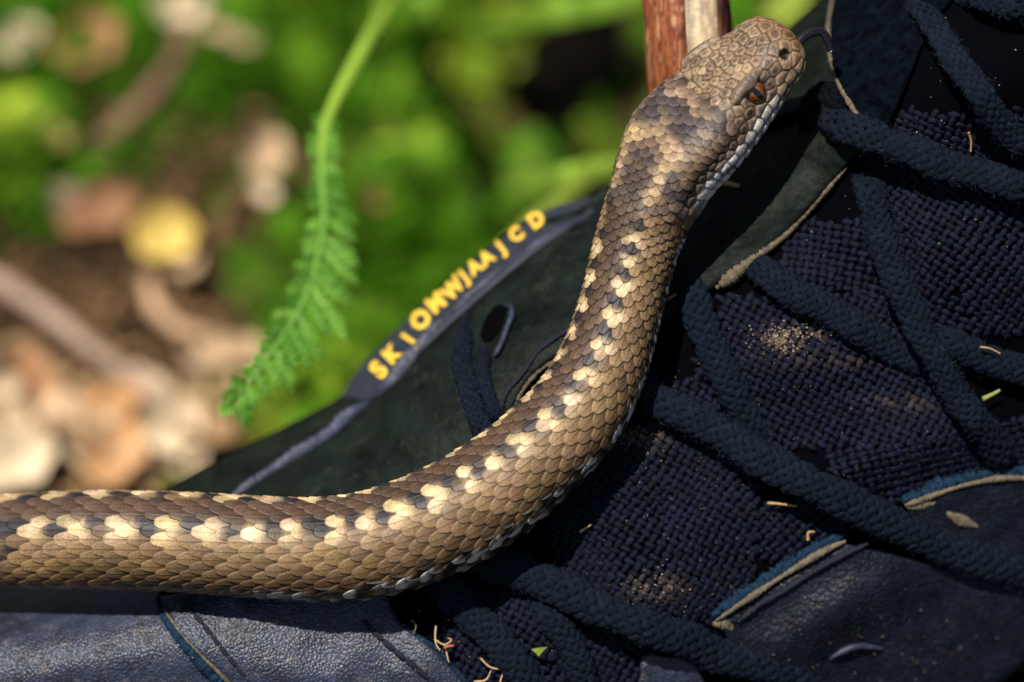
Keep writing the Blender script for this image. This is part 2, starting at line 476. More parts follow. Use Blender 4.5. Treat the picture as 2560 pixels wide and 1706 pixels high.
def lace(pts, r, lift, rz=0.50, m=None, extra=None, sink=(True, True)):
    """a braided cord: twelve yarns wound both ways over a dark core, following the boot"""
    p = np.array([q[:2] for q in pts], float)
    ln = np.linalg.norm(np.diff(p, axis=0), axis=1).sum()
    n = int(ln / 4.5)
    c = resample(p, n)
    tl = np.gradient(c, axis=0); tl /= np.linalg.norm(tl, axis=1)[:, None]
    wv = (vnoise(np.stack([np.linspace(0, ln, n), np.full(n, p[0, 0])], -1), 85, 76) - 0.5) * 15
    c = c + np.stack([-tl[:, 1], tl[:, 0]], 1) * wv[:, None]
    d = depth(c[:, 0], c[:, 1]) + lift
    u = np.linspace(0, 1, n)
    if extra is not None:
        d = d + np.interp(u, np.linspace(0, 1, len(extra)), extra)
    if sink[0]: d = d - 0.0055 * sm(62, 0, u * ln)
    if sink[1]: d = d - 0.0055 * sm(62, 0, (1 - u) * ln)
    d = d + 0.0004 * (vnoise(np.stack([u * ln, 0 * u + p[0, 0]], -1), 70, 77) - 0.5)
    C = P(c[:, 0], c[:, 1], d)
    t = perp_frame(C)
    sd = np.cross(t, WW); sd /= np.linalg.norm(sd, axis=1)[:, None]
    up = np.cross(sd, t)
    L = u * ln
    wob = 0.96 + 0.32 * (vnoise(np.stack([L, 0 * L + p[0, 1]], -1), 60, 78) - 0.5)
    acc = []; fac = []; cols = []; n0 = 0
    v, f = tube(C, r * 0.80 * PX * wob, r * rz * 0.80 * PX * wob, WW, 16)
    acc.append(v); fac += f; n0 = len(v); cols.append(np.full((len(v), 3), 0.25))
    K = 7; lead = r * 4.6
    for sg in (-1, 1):
        for k in range(K):
            ph = 2 * np.pi * k / K
            th = ph + sg * 2 * np.pi * L / lead
            osc = np.cos(2 * np.pi * L / lead * K + (0 if sg > 0 else np.pi) + k * np.pi * 2 * 0.5)
            rr = 0.90 + 0.095 * osc
            cc = C + ((r * PX * wob * rr * np.cos(th))[:, None] * sd + (r * rz * PX * wob * rr * np.sin(th))[:, None] * up)
            nr = np.cos(th)[:, None] * sd + np.sin(th)[:, None] / max(rz, 0.1) * up
            nr /= np.linalg.norm(nr, axis=1)[:, None]
            v, f = tube(cc, r * 0.26 * PX, r * 0.15 * PX, nr, 7, False)
            acc.append(v); fac += (np.array(f) + n0).tolist(); n0 += len(v)
            cols.append(np.broadcast_to(0.75 + 0.5 * rng.random() + 0.3 * (vnoise(np.stack([L, 0 * L + k * 9 + sg], -1), 12, 79) - 0.5)[:, None, None], (n, 7, 3)).reshape(-1, 3))
    base = np.array([0.0030, 0.0066, 0.0140])
    LACES.append((C, sd, up, r, rz, t))
    return build('lace', np.vstack(acc), fac, m or M['lace'], boot, np.vstack(cols) * base)
T = 0.0024
lace([(1180, 800), (1162, 870), (1158, 920), (1172, 985), (1200, 1060), (1240, 1130)], 27, 0.0044)
lace([(1225, 842), (1214, 890), (1216, 960), (1228, 1020), (1262, 1090)], 17, 0.0036)
lace([(2062, 282), (2110, 318), (2200, 345), (2330, 398), (2450, 440), (2600, 492)], 40, 0.0035, extra=[0.0035, 0.003, 0.001, 0.0, 0, 0])
lace([(2290, 10), (2400, 165), (2450, 240), (2500, 310), (2590, 400)], 34, 0.005)
lace([(2400, -20), (2480, 6), (2600, 24)], 34, 0.004)
lace([(2165, 430), (2205, 600), (2240, 700), (2290, 800), (2340, 895), (2400, 1000), (2460, 1080), (2530, 1200)], 37, T + 0.0022, extra=[0, 0, 0, 0.001, 0.002, 0.001, -0.001, -0.003])
lace([(1850, 640), (2000, 738), (2090, 785), (2180, 840), (2270, 895), (2340, 930)], 36, T, extra=[-0.001, 0.0, 0.001, 0.001, -0.001, -0.002])
lace([(1690, 640), (1752, 800), (1790, 900), (1840, 1000), (1890, 1075), (1935, 1130)], 38, T - 0.0004, extra=[-0.001, 0, 0, 0, -0.001, -0.003])
lace([(1530, 925), (1650, 1005), (1750, 1052), (1900, 1140), (2060, 1225), (2200, 1300), (2330, 1355), (2450, 1400), (2620, 1450)], 43, T + 0.0014, extra=[-0.001, 0, 0.001, 0.0015, 0.001, 0.001, 0, 0, 0], sink=(False, False))
lace([(1170, 1370), (1330, 1445), (1420, 1480), (1530, 1530), (1650, 1580), (1780, 1628), (1900, 1665), (2050, 1706)], 43, T + 0.001, extra=[-0.001, 0, 0.001, 0.001, 0.001, 0.0, -0.001, -0.002], sink=(False, False))
lace([(1050, 1400), (1170, 1530), (1225, 1588), (1290, 1660), (1360, 1750)], 40, T, sink=(False, False))
lace([(1335, 1460), (1410, 1590), (1450, 1660), (1490, 1760)], 36, T - 0.0008)
lace([(2310, 838), (2450, 890), (2520, 918), (2620, 960)], 36, T)
# fuzzy knot of lace at the flap
kn = rng.normal(size=(0, 3))
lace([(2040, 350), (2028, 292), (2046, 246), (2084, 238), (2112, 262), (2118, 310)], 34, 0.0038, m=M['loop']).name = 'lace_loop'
lace([(2050, 275), (1990, 298), (1930, 325), (1880, 350), (1840, 375)], 24, 0.0024, m=M['shell'])  # near-black strand follows the dark band from knob to chin
# leather flap above the knot
flA = [(2086, -60), (2082, 0), (2072, 60), (2076, 150), (2105, 225), (2152, 305)]
flB = [(2430, -60), (2380, 0), (2330, 60), (2290, 150), (2255, 240), (2215, 330)]
flap = loft_panel('flap', flA, flB, M['suede'], n=60, k=24, thick=0.0022, wave=0.0008, lift_fn=lambda X, Y: 0.006 * sm(2260, 2080, X))
px_tube('cut_edge', [(2086, -60), (2082, 0), (2072, 60), (2074, 110), (2078, 150), (2105, 225), (2156, 310, )], 7, 9, M['edge'], 0.0068, n=110, seg=8, jitter=0.45).parent = flap

# near side straps: blue dyed edge, pale cut edge, stitched leather below
def strap(edge, edgeB, wid):
    e = resample(edge, 40)
    t = np.gradient(e, axis=0); t /= np.linalg.norm(t, axis=1)[:, None]
    nrm = np.stack([-t[:, 1], t[:, 0]], 1)
    st_ = loft_panel('strap', [tuple(p) for p in e[::5]], edgeB, M['leather_dark'], n=70, k=30, thick=0.0032, wave=0.0008)
    up = e - nrm * wid * 0.75
    px_tube('dyed_edge', [tuple(p) + (0.6 + 0.8 * random.random(),) for p in up[::4]], wid * 0.85, wid * 0.6, M['edge_blue'], 0.0020, n=120, seg=10, jitter=0.8).parent = st_
    px_tube('cut_edge', [tuple(p) + (0.55 + 0.7 * random.random(),) for p in e[::4]], wid * 0.45, wid * 0.42, M['edge'], 0.0034, n=120, seg=8, jitter=0.35).parent = st_
strap([(1790, 1552), (1850, 1512), (1930, 1458), (2010, 1408), (2080, 1368), (2145, 1342)],
      [(2000, 1900), (2200, 1860), (2380, 1790), (2520, 1700), (2620, 1590), (2640, 1480)], 20)
strap([(2262, 1264), (2310, 1248), (2370, 1226), (2450, 1205), (2520, 1196), (2640, 1200)],
      [(2330, 1420), (2380, 1420), (2440, 1420), (2500, 1420), (2560, 1420), (2660, 1420)], 20)
for poly in ([(1845, 1555), (1900, 1512), (1960, 1478), (2030, 1432), (2110, 1388), (2170, 1360)],):
    px_tube('stitch_thread', poly, 7, 6, M['thread'], 0.0036, n=90, jitter=0.6)
px_tube('cut_edge', [(1782, 1560, 0.5), (1806, 1560, 1.2), (1836, 1572, 0.4)], 12, 5, M['edge'], 0.0030, n=30, jitter=0.5)
px_tube('cut_edge', [(2265, 1268, 0.5), (2300, 1262, 1.2), (2345, 1252, 0.4)], 12, 5, M['edge'], 0.0032, n=30, jitter=0.3)
px_tube('worn_patch', [(2365, 1282, 0.5), (2400, 1300, 1.5), (2445, 1318, 0.4)], 11, 6, M['edge'], 0.0034, n=30, jitter=0.2)
px_tube('leather_crease', [(2075, 1648, 0.4), (2110, 1628, 1), (2150, 1616, 1), (2205, 1622, 0.4)], 9, 8, M['sheen_trim'], 0.0036, n=40, jitter=0.1)
px_tube('cut_edge', [(2440, 1470, 0.5), (2500, 1520, 1), (2540, 1560, 1), (2600, 1610, 1)], 7, 7, M['edge_blue'], 0.0018, n=40, jitter=0.4)
loft_panel('lower_leather', [(1590, 1720), (1600, 1690), (1602, 1650), (1625, 1632), (1665, 1640), (1705, 1645)],
           [(1600, 1790), (1640, 1790), (1680, 1790), (1740, 1780), (1770, 1740), (1745, 1665)], M['leather_near'], n=50, k=16, thick=0.003, wave=0.0006)
# toe leather
loft_panel('toe_leather', [(-300, 1460), (-100, 1425), (80, 1395), (240, 1390), (350, 1410), (385, 1470)],
           [(-300, 1850), (0, 1850), (250, 1850), (400, 1830), (520, 1780), (560, 1720)], M['leather_near'], n=90, k=50, thick=0.0014, wave=0.0008)
vamp = loft_panel('vamp_leather', [(396, 1492), (440, 1575), (500, 1640), (560, 1700), (640, 1790), (700, 1850)],
           [(940, 1400), (975, 1500), (1012, 1565), (1090, 1625), (1165, 1710), (1230, 1800)], M['leather_near'], n=90, k=60, thick=0.0028, wave=0.0012)
px_tube('dyed_edge', [(393, 1490, 0.5), (402, 1530, 0.7), (440, 1585, 1.0), (492, 1645, 1.2), (545, 1700, 1.3), (600, 1760, 1.3)], 13, 11, M['edge_blue'], 0.0017, n=110, seg=10, jitter=0.4)
px_tube('cut_edge', [(405, 1518, 0.5), (452, 1582, 0.8), (505, 1640, 0.9), (565, 1700, 1), (610, 1750, 1)], 5, 5, M['edge'], 0.0028, n=90, seg=8, jitter=0.5)
def stitches(pts, step=34, r=7):
    c = resample(pts, 200)
    L = np.r_[0, np.cumsum(np.linalg.norm(np.diff(c, axis=0), axis=1))]
    k = int(L[-1] / step)
    for i in range(k):
        a = np.array([np.interp(L[-1] * (i + f) / k, L, c[:, 0]) for f in (0.05, 0.5, 0.95)])
        b = np.array([np.interp(L[-1] * (i + f) / k, L, c[:, 1]) for f in (0.05, 0.5, 0.95)])
        px_tube('stitch', list(zip(a, b)), r, r * 0.9, M['thread'], 0.0028, n=7, seg=7).parent = vamp
stitches([(460, 1512), (500, 1552), (545, 1610), (590, 1665), (640, 1720)])
stitches([(905, 1550), (935, 1580), (985, 1625), (1040, 1670), (1095, 1720)], 36, 8)
px_tube('cut_edge', [(1005, 1562), (1050, 1595), (1092, 1622), (1130, 1665), (1170, 1715), (1200, 1760)], 6, 9, M['edge_blue'], 0.0018, n=90, seg=8, jitter=0.5)

# woven fabric: every yarn crossing is a small dome, all one cloth
yarn = Acc()
FAB = [((1380, 1050), (1900, 1560), 0.55), ((1800, 740), (2420, 1120), 0.48), ((1950, 560), (2260, 780), 0.2), ((2180, 80), (2560, 440), 0.35),
       ((2200, 420), (2600, 840), 0.6), ((2080, 1040), (2620, 1260), -0.25), ((1100, 1480), (1700, 1740), 0.5), ((1640, 960), (1800, 1060), 0.5),
       ((1740, 900), (1900, 1000), 0.5), ((1850, 1250), (2120, 1400), 0.8)]
seen = set()
dome_a = np.linspace(0, 2 * np.pi, 8, endpoint=False)
def in_leather(x, y):
    # under the far panel, the toe, the vamp and the straps no cloth is needed
    e = resample(farB, 120)
    return y < np.interp(x, e[:, 0], e[:, 1]) + 12
pitch = 21.0
cand = []
for fi, ((x0, y0), (x1, y1), ang) in enumerate(FAB):
    cx, cy = (x0 + x1) / 2, (y0 + y1) / 2
    ca, sa = math.cos(ang), math.sin(ang)
    R = int(max(x1 - x0, y1 - y0) / pitch) + 2
    for i in range(-R, R):
        for j in range(-R, R):
            uu = i * pitch; ww_ = j * pitch * 0.86
            x = cx + uu * ca - ww_ * sa; y = cy + uu * sa + ww_ * ca
            if not (x0 < x < x1 and y0 < y < y1): continue
            if any(a0 < x < a1 and b0 < y < b1 for (a0, b0), (a1, b1), _ in FAB[:fi]): continue
            cand.append((x, y, ang + (1.5708 if (i + j) % 2 else 0.0)))
cand = np.array(cand)
keep = ~in_leather(cand[:, 0], cand[:, 1])
cand = cand[keep]
warp = (vnoise(cand[:, :2], 130, 5) - 0.5) * 26
cand[:, 0] += warp; cand[:, 1] += (vnoise(cand[:, :2], 120, 6) - 0.5) * 26
for x, y, ang in cand:
    a = ang + random.uniform(-0.14, 0.14)
    ca, sa = math.cos(a), math.sin(a)
    ru, rv, hh = 17.0 * random.uniform(0.9, 1.12), 10.0 * random.uniform(0.88, 1.1), 0.00060 * random.uniform(0.7, 1.2)
    vs_ = []
    qx = [x]; qy = [y]; qh = [hh]
    for rr, h in ((0.5, hh * 0.86), (0.84, hh * 0.42), (1.0, -0.0003)):
        ex = np.cos(dome_a) * ru * rr; ey = np.sin(dome_a) * rv * rr
        qx += list(x + ex * ca - ey * sa); qy += list(y + ex * sa + ey * ca); qh += [h] * 8
    qx = np.array(qx) + rng.normal(0, 0.9, len(qx)); qy = np.array(qy) + rng.normal(0, 0.9, len(qy)); qh = np.array(qh) * rng.uniform(0.75, 1.25, len(qh))
    d0 = float(depth(np.array([x]), np.array([y]))[0]) if False else 0
    vs_.append((qx, qy, np.array(qh)))
    yarn.v.append((qx, qy, np.array(qh)))
allx = np.concatenate([v[0] for v in yarn.v]); ally = np.concatenate([v[1] for v in yarn.v]); allh = np.concatenate([v[2] for v in yarn.v])
pv = P(allx, ally, depth(allx, ally) + allh + 0.00025)
nn = len(cand)
unit = []
for k in range(8):
    k2 = (k + 1) % 8
    unit.append([0, 1 + k2, 1 + k])
for r in range(2):
    for k in range(8):
        k2 = (k + 1) % 8
        unit.append([1 + r * 8 + k, 1 + r * 8 + k2, 1 + (r + 1) * 8 + k2])
        unit.append([1 + r * 8 + k, 1 + (r + 1) * 8 + k2, 1 + (r + 1) * 8 + k])
unit = np.array(unit)
fy = (unit[None] + (np.arange(nn) * 25)[:, None, None]).reshape(-1, 3)
base_c = np.array([0.0022, 0.0040, 0.0135])
cy_ = base_c[None] * (0.55 + 0.9 * rng.random((nn, 1))) * np.array([1, 1, 1])[None] + rng.random((nn, 1)) * np.array([[0.0010, 0.0002, 0.0]])
dirt = np.zeros(nn)
for dx_, dy_, rx_, ry_, am in ((1960, 850, 45, 26, 1.0), (2020, 832, 55, 16, 0.6), (1600, 1095, 60, 26, 0.7), (1640, 1470, 60, 30, 0.6), (2250, 1010, 90, 20, 0.35), (2100, 900, 200, 20, 0.25)):
    dirt = np.maximum(dirt, am * np.exp(-((cand[:, 0] - dx_) / rx_) ** 2 - ((cand[:, 1] - dy_) / ry_) ** 2))
dirt = dirt * (0.15 + 0.85 * (rng.random(nn) > 0.35))
cy_ = lerp(cy_, np.array([0.16, 0.115, 0.075]), np.clip(dirt, 0, 1) * 0.55)
yo = build('woven_cloth', pv, fy, M['yarn'], boot, np.repeat(cy_, 25, 0))
yo['kind'] = 'stuff'

# lint: fine fibres standing off laces and cloth
lint = Acc()
def hair(p0, d, l, w, c):
    sdw = np.cross(d, WW); sdw /= np.linalg.norm(sdw) + 1e-9
    m = p0 + d * l * 0.55 + WW * l * random.uniform(-0.1, 0.25); e = p0 + d * l + rng.normal(0, 0.25, 3) * l
    lint.add(np.array([p0 - sdw * w, p0 + sdw * w, m + sdw * w * 0.8, m - sdw * w * 0.8, e]), np.array([[0, 1, 2, 3]]), np.array(c))
    lint.f.append(np.array([[3, 2, 4]]) + lint.n - 5)
for C_, sd_, up_, r_, rz_, t_ in LACES:
    nl_ = int(len(C_) * 2.4)
    for _ in range(nl_):
        k = random.randrange(len(C_)); th_ = random.uniform(-0.6, PI + 0.6) if 'PI' in globals() else random.uniform(-0.6, 3.74)
        nr_ = math.cos(th_) * sd_[k] + math.sin(th_) * up_[k]
        p0 = C_[k] + r_ * PX * (math.cos(th_) * sd_[k] + rz_ * math.sin(th_) * up_[k])
        d_ = nr_ * random.uniform(0.2, 0.8) + t_[k] * random.uniform(-1, 1); d_ /= np.linalg.norm(d_)
        hair(p0, d_, random.uniform(6, 17) * PX, 0.42 * PX, np.array([0.012, 0.020, 0.032]) * random.uniform(0.5, 2.2))
hx_ = rng.integers(0, nn, 3600)
hp_ = P(cand[hx_, 0], cand[hx_, 1], depth(cand[hx_, 0], cand[hx_, 1]) + 0.0006)
for q_ in hp_:
    d_ = rng.normal(size=3) + WW * 0.5; d_ /= np.linalg.norm(d_)
    hair(q_, d_, random.uniform(6, 18) * PX, 0.42 * PX, np.array([0.010, 0.014, 0.032]) * random.uniform(0.4, 2.5))
ln_ = lint.make('lint', M['yarn'], boot, smooth=False)
ln_['kind'] = 'stuff'

# lettering, one raised letter at a time
LET = [('S', 957, 931, 58), ('K', 989, 893, 52), ('J', 1031, 853, 48), ('O', 1062, 806, 56), ('M', 1100, 764, 52), ('W', 1142, 728, 50),
       ('J', 1170, 697, 44), ('A', 1196, 674, 44), ('A', 1226, 651, 44), ('J', 1262, 624, 44), ('C', 1300, 592, 44), ('D', 1350, 556, 48)]
for i, (ch, x, y, sz) in enumerate(LET):
    cu = bpy.data.curves.new('letter', 'FONT')
    cu.body = ch; cu.align_x = 'CENTER'; cu.align_y = 'CENTER'; cu.extrude = 0.02; cu.offset = 0.055
    tmp = bpy.data.objects.new('tmp', cu)
    col.objects.link(tmp)
    dg = bpy.context.evaluated_depsgraph_get()
    me = bpy.data.meshes.new_from_object(tmp.evaluated_get(dg))
    bpy.data.objects.remove(tmp)
    vv = np.array([v.co[:] for v in me.vertices]); ff = [list(p.vertices) for p in me.polygons]
    bpy.data.meshes.remove(me)
    j = min(i, len(LET) - 2)
    dx, dy = LET[j + 1][1] - LET[j][1], LET[j + 1][2] - LET[j][2]
    ln = math.hypot(dx, dy); tx, ty = dx / ln, dy / ln
    ux, uy = ty, -tx                         # letter-up points over the outline
    sz *= 1.10; x -= 9; y -= 5
    qx = x + (vv[:, 0] * tx * 0.95 + vv[:, 1] * ux * 0.95) * sz
    qy = y + (vv[:, 0] * ty * 0.95 + vv[:, 1] * uy * 0.95) * sz
    dd = depth(qx, qy) + 0.0044 + vv[:, 2] * 0.01
    build('letter', P(qx, qy, dd), ff, M['letter'], boot, smooth=False).parent = lstrip

# ------------------------------------------------------------------ snake
CL = np.array([  # px x, px y, w, half width, half height, roll(deg)
    (-420, 1368, -0.0280, 108, 108, 47), (-150, 1352, -0.0185, 113, 113, 47), (0, 1356, -0.0140, 116, 116, 47), (204, 1351, -0.0085, 121, 121, 47), (442, 1355, -0.0034, 121, 121, 47),
    (640, 1368, -0.0008, 123, 123, 50), (800, 1374, 0.0000, 126, 126, 55), (935, 1360, 0.0003, 130, 130, 59), (1090, 1308, 0.0005, 133, 133, 60),
    (1215, 1238, 0.0006, 131, 131, 59), (1331, 1147, 0.0007, 124, 124, 55), (1449, 1022, 0.0004, 118, 118, 48), (1514, 891, 0.0000, 107, 107, 40),
    (1556, 752, -0.0002, 100, 100, 37), (1587, 630, 0.0000, 102, 102, 38), (1616, 545, 0.0006, 107, 105, 39), (1642, 488, 0.0010, 118, 101, 42),
    (1670, 424, 0.0012, 138, 99, 46), (1709, 358, 0.0012, 158, 100, 46), (1768, 294, 0.0012, 151, 98, 46), (1840, 217, 0.0012, 131, 92, 46), (1902, 152, 0.0012, 110, 80, 46),
    (1975, 80, 0.0010, 80, 62, 46)], float)
NS = 1400
CR = resample(CL, NS)
SL = np.r_[0, np.cumsum(np.linalg.norm(np.diff(CR[:, :2], axis=0), axis=1))]   # arc length in px
STOT = SL[-1]
def s_at(x, y):
    return SL[np.argmin((CR[:, 0] - x) ** 2 + (CR[:, 1] - y) ** 2)]
S_NECK = s_at(1616, 545); S_EYE = s_at(1850, 207); S_BLUNT = s_at(1902, 152); S_JAW = s_at(1670, 424)
C3 = P(CR[:, 0], CR[:, 1], CR[:, 2])
T3 = np.gradient(C3, axis=0); T3 /= np.linalg.norm(T3, axis=1)[:, None]
tu, tv = T3 @ UU, T3 @ VV
NL = (-tv)[:, None] * UU + tu[:, None] * VV
NL /= np.linalg.norm(NL, axis=1)[:, None]
W3 = np.cross(T3, NL); W3 /= np.linalg.norm(W3, axis=1)[:, None]       # towards the camera
W3 *= np.sign((W3 @ WW))[:, None]
ROLL = np.radians(CR[:, 5])
D3 = np.cos(ROLL)[:, None] * W3 + np.sin(ROLL)[:, None] * NL
R3 = np.cos(ROLL)[:, None] * (-NL) + np.sin(ROLL)[:, None] * W3
def interp_s(s, arr):
    if arr.ndim == 1: return np.interp(s, SL, arr)
    return np.stack([np.interp(s, SL, arr[:, k]) for k in range(arr.shape[1])], -1)
def surf(s, th, h=0.0):
    """point on the snake: s px along, th radians from the spine to the right, h px outward"""
    s = np.asarray(s, float); th = np.asarray(th, float)
    s, th = np.broadcast_arrays(s, th)
    c = interp_s(s, C3); d = interp_s(s, D3); r = interp_s(s, R3)
    w = interp_s(s, CR[:, 3]); hh = interp_s(s, CR[:, 4])
    x = np.clip((s - S_BLUNT) / (STOT - S_BLUNT + 1), 0, 1)
    bl = np.clip(1 - x ** 2.7, 0, 1) ** (1 / 2.3)
    blunt_keep = interp_s(np.array(S_BLUNT), CR[:, 3]); blunt_kh = interp_s(np.array(S_BLUNT), CR[:, 4])
    w = np.where(s > S_BLUNT, blunt_keep * bl, w); hh = np.where(s > S_BLUNT, blunt_kh * bl, hh)
    hd = sm(S_NECK - 40, S_JAW + 40, s)
    p = 2 + 0.7 * hd
    ct, st = np.cos(th), np.sin(th)
    k = (np.abs(ct) ** p + np.abs(st) ** p) ** (-1 / p)
    # brow ridge and flatter crown on the head
    he = np.exp(-((s - S_EYE + 12) / 62) ** 2)
    k = k * (1 + 0.085 * he * np.exp(-((np.abs(th) - 0.72) / 0.24) ** 2) - 0.05 * hd * np.exp(-(th / 0.4) ** 2))
    # hollow below the brow and a cheek bulge behind
    k = k * (1 - 0.05 * np.exp(-((s - S_EYE - 25) / 60) ** 2) * np.exp(-((np.abs(th) - 1.15) / 0.25) ** 2))
    # groove of the mouth
    k = k * (1 - 0.05 * sm(S_JAW - 20, S_JAW + 40, s) * np.exp(-((np.abs(th) - 1.93) / 0.045) ** 2))
    return c + ((w * k * st + h * st) * PX)[..., None] * r + ((hh * k * ct + h * ct) * PX)[..., None] * d

CREAM = np.array([0.62, 0.46, 0.26]); BROWN = np.array([0.060, 0.034, 0.0195]); DARK = np.array([0.010, 0.008, 0.011])
TAN = np.array([0.195, 0.126, 0.064]); LOW = np.array([0.100, 0.060, 0.025]); WHITE = np.array([0.68, 0.66, 0.58])
# phase of the ladder of blotches along the back
S_BODY = SL
per = np.interp(SL, [s_at(-420, 1368), s_at(300, 1352), s_at(900, 1365), s_at(1450, 1020), S_NECK], [112, 106, 96, 82, 70])
PH = np.r_[0, np.cumsum(np.diff(SL) / per[:-1])]
ph0 = np.interp(s_at(82, 1355), SL, PH)
def ladder(s):
    return np.interp(s, SL, PH) - ph0
def body_color(s, th):
    s = np.asarray(s, float); th = np.asarray(th, float)
    a = np.degrees(np.abs(th))
    calm = sm(S_NECK - 75, S_NECK - 25, s)
    f = ladder(s) - np.where(th < 0, 0.22, 0.0)
    f = f + 0.34 * (vnoise(np.stack([s, np.sign(th) * 50.0], -1), 90, 15) - 0.5)
    cyc = np.cos(2 * np.pi * f)
    nz = vnoise(np.stack([s, th * 110], -1), 34, 11)
    nz2 = vnoise(np.stack([s, th * 110], -1), 75, 12)
    edge = 31 + 4 * cyc + (nz2 - 0.5) * 6
    c = lerp(TAN, LOW, sm(50, 100, a + (nz - 0.5) * 34))
    c = lerp(c, TAN * 1.25, 0.8 * sm(58, 40, a))
    inner = sm(edge + 3, edge - 4, a)
    c = lerp(c, BROWN * 1.0, inner)
    c = lerp(c, BROWN * 1.5, inner * sm(18, 4, a) * 0.4)
    dark = sm(0.15, 0.60, cyc + (nz - 0.5) * 0.7) * np.exp(-((a - 27.5) / 11.0) ** 2)
    c = lerp(c, DARK * 1.3, np.clip(dark * 1.5, 0, 1))
    cream = (1 - calm) * sm(0.05, -0.6, cyc + (nz - 0.5) * 0.7) * np.exp(-((a - 31) / 12.0) ** 4)
    c = lerp(c, CREAM, np.clip(cream * 1.3, 0, 1))
    sp = sm(0.86, 0.93, vnoise(np.stack([s, th * 110], -1), 46, 14)) * sm(40, 50, a) * sm(90, 70, a)
    c = lerp(c, DARK * 2, sp)
    return c

# colour of the head, mirrored about its middle line
def head_color(s, th):
    s = np.asarray(s, float); th = np.asarray(th, float)
    at = np.abs(th)
    p = surf(s, at)
    x, y, _ = to_px(p)
    n1 = vnoise(np.stack([x, y], -1), 30, 21); n2 = vnoise(np.stack([x, y], -1), 62, 22)
    base = lerp(np.array([0.160, 0.110, 0.068]), np.array([0.050, 0.038, 0.037]), sm(0.38, 0.66, n2 * 0.6 + n1 * 0.4))
    base = lerp(base, np.array([0.40, 0.27, 0.15]), 0.6 * sm(0.60, 0.8, n1))
    lat = at * 100
    # u: px in front of the jaw corner station
    u = s - S_JAW
    # blotch on the nape, oblique bars, pale borders
    def blob(u0, ru, t0, rt):
        return np.exp(-(((u - u0) / ru) ** 2 + ((at - t0) / rt) ** 2) ** 2)
    nape = blob(-50, 92, 0.0, 0.43)
    bar = np.exp(-(((u - (118 - 60 * at)) / 30) ** 2) ** 2) * sm(0.80, 0.5, at)
    pale = np.exp(-(((u - (66 - 55 * at)) / 19) ** 2) ** 2) * sm(0.85, 0.62, at)
    pale2 = np.exp(-(((at - 0.50 - 0.05 * (u + 40) / 60) / 0.11) ** 2)) * sm(-90, -60, u) * sm(60, 40, u)
    c = lerp(base, np.array([0.40, 0.28, 0.15]), np.clip(pale + pale2, 0, 1) * 0.9)
    c = lerp(c, np.array([0.045, 0.034, 0.034]), np.clip(bar * 0.85, 0, 1))
    c = lerp(c, np.array([0.050, 0.034, 0.026]), np.clip(nape * 0.95, 0, 1))
    # dark streak behind the eye
    st_c = 1.28 + 0.10 * sm(S_EYE, S_JAW - 40, s)
    streak = np.exp(-((at - st_c) / (0.13 + 0.16 * sm(S_EYE, S_JAW, s))) ** 4) * sm(S_EYE + 5, S_EYE - 25, s) * sm(S_JAW - 80, S_JAW - 30, s)
    c = lerp(c, np.array([0.016, 0.009, 0.006]), np.clip(streak * 1.1, 0, 1))
    # pale lips with rusty spots
    lip = sm(1.52, 1.62, at) * sm(2.35, 2.2, at) * sm(S_JAW - 70, S_JAW - 30, s)
    fr = sm(S_EYE - 20, S_EYE + 60, s)
    lipc = lerp(np.array([0.74, 0.70, 0.62]), np.array([0.33, 0.23, 0.14]), fr)
    spots = sm(0.58, 0.72, vnoise(np.stack([s, at * 90], -1), 26, 25))
    lipc = lerp(lipc, np.array([0.07, 0.025, 0.012]), spots * 0.8 * sm(S_JAW + 60, S_JAW + 150, s))
    c = lerp(c, lipc, lip)
    # reddish snout
    sn = sm(S_BLUNT + 25, STOT - 8, s)
    c = lerp(c, np.array([0.22, 0.10, 0.035]), sn * 0.75 * sm(0.42, 0.55, n2 + 0.15))
    return c

def snake_color(s, th):
    k = sm(S_NECK - 10, S_NECK + 45, s)
    return lerp(body_color(s, th), head_color(np.maximum(s, S_NECK - 20), th), k)

snake_base = P(900, 1370, -0.0090)
snake = thing('snake', snake_base, 'brown patterned viper stretched over the boot with its head raised', 'snake')

# one continuous body: plain below the scales, relief of plates on the head
LOWN = 420
s_low = np.linspace(0, S_NECK - 10, LOWN)
s_hi = np.r_[np.linspace(S_NECK - 8, S_BLUNT, 230)[1:], S_BLUNT + (STOT - S_BLUNT) * np.sin(np.linspace(0, np.pi / 2, 70))[1:]]
s_all = np.r_[s_low, s_hi]
NT = 300
th_all = np.linspace(-np.pi, np.pi, NT, endpoint=False)
Sg, Tg = np.meshgrid(s_all, th_all, indexing='ij')
base_pts = surf(Sg, Tg)
# plates of the head: seeds on the surface
seeds = []; sid = []; spec_col = []
def add_seed(s, th, ident=None):
    seeds.append((s, th)); sid.append(len(sid) + 1000 if ident is None else ident)
def warc(s, th):   # px per radian there
    return 0.85 * float(interp_s(np.array(min(s, S_BLUNT + 20)), CR[:, 3]))
s = S_NECK - 30; row = 0
while s < STOT - 4:
    fr = (s - S_JAW) / (STOT - S_JAW)
    pitch = 25 if s < S_EYE - 40 else 29
    ac = warc(s, 0) * (1 if s < S_BLUNT + 10 else max(0.25, 1 - (s - S_BLUNT) / (STOT - S_BLUNT)))
    stp = pitch * 1.08 / ac
    n = max(6, int(round(2 * 1.50 / stp)))
    for k in range(n):
        th = -1.50 + 3.0 * (k + 0.5 * (row % 2) + 0.25) / n
        ss = s + random.uniform(-5, 5); tt = th + random.uniform(-0.16, 0.16) * stp
        # keep clear of brow plate and eye
        if abs(ss - (S_EYE - 8)) < 62 and 0.40 < abs(tt) < 1.36: continue
        add_seed(ss, tt)
    s += pitch * 0.88; row += 1
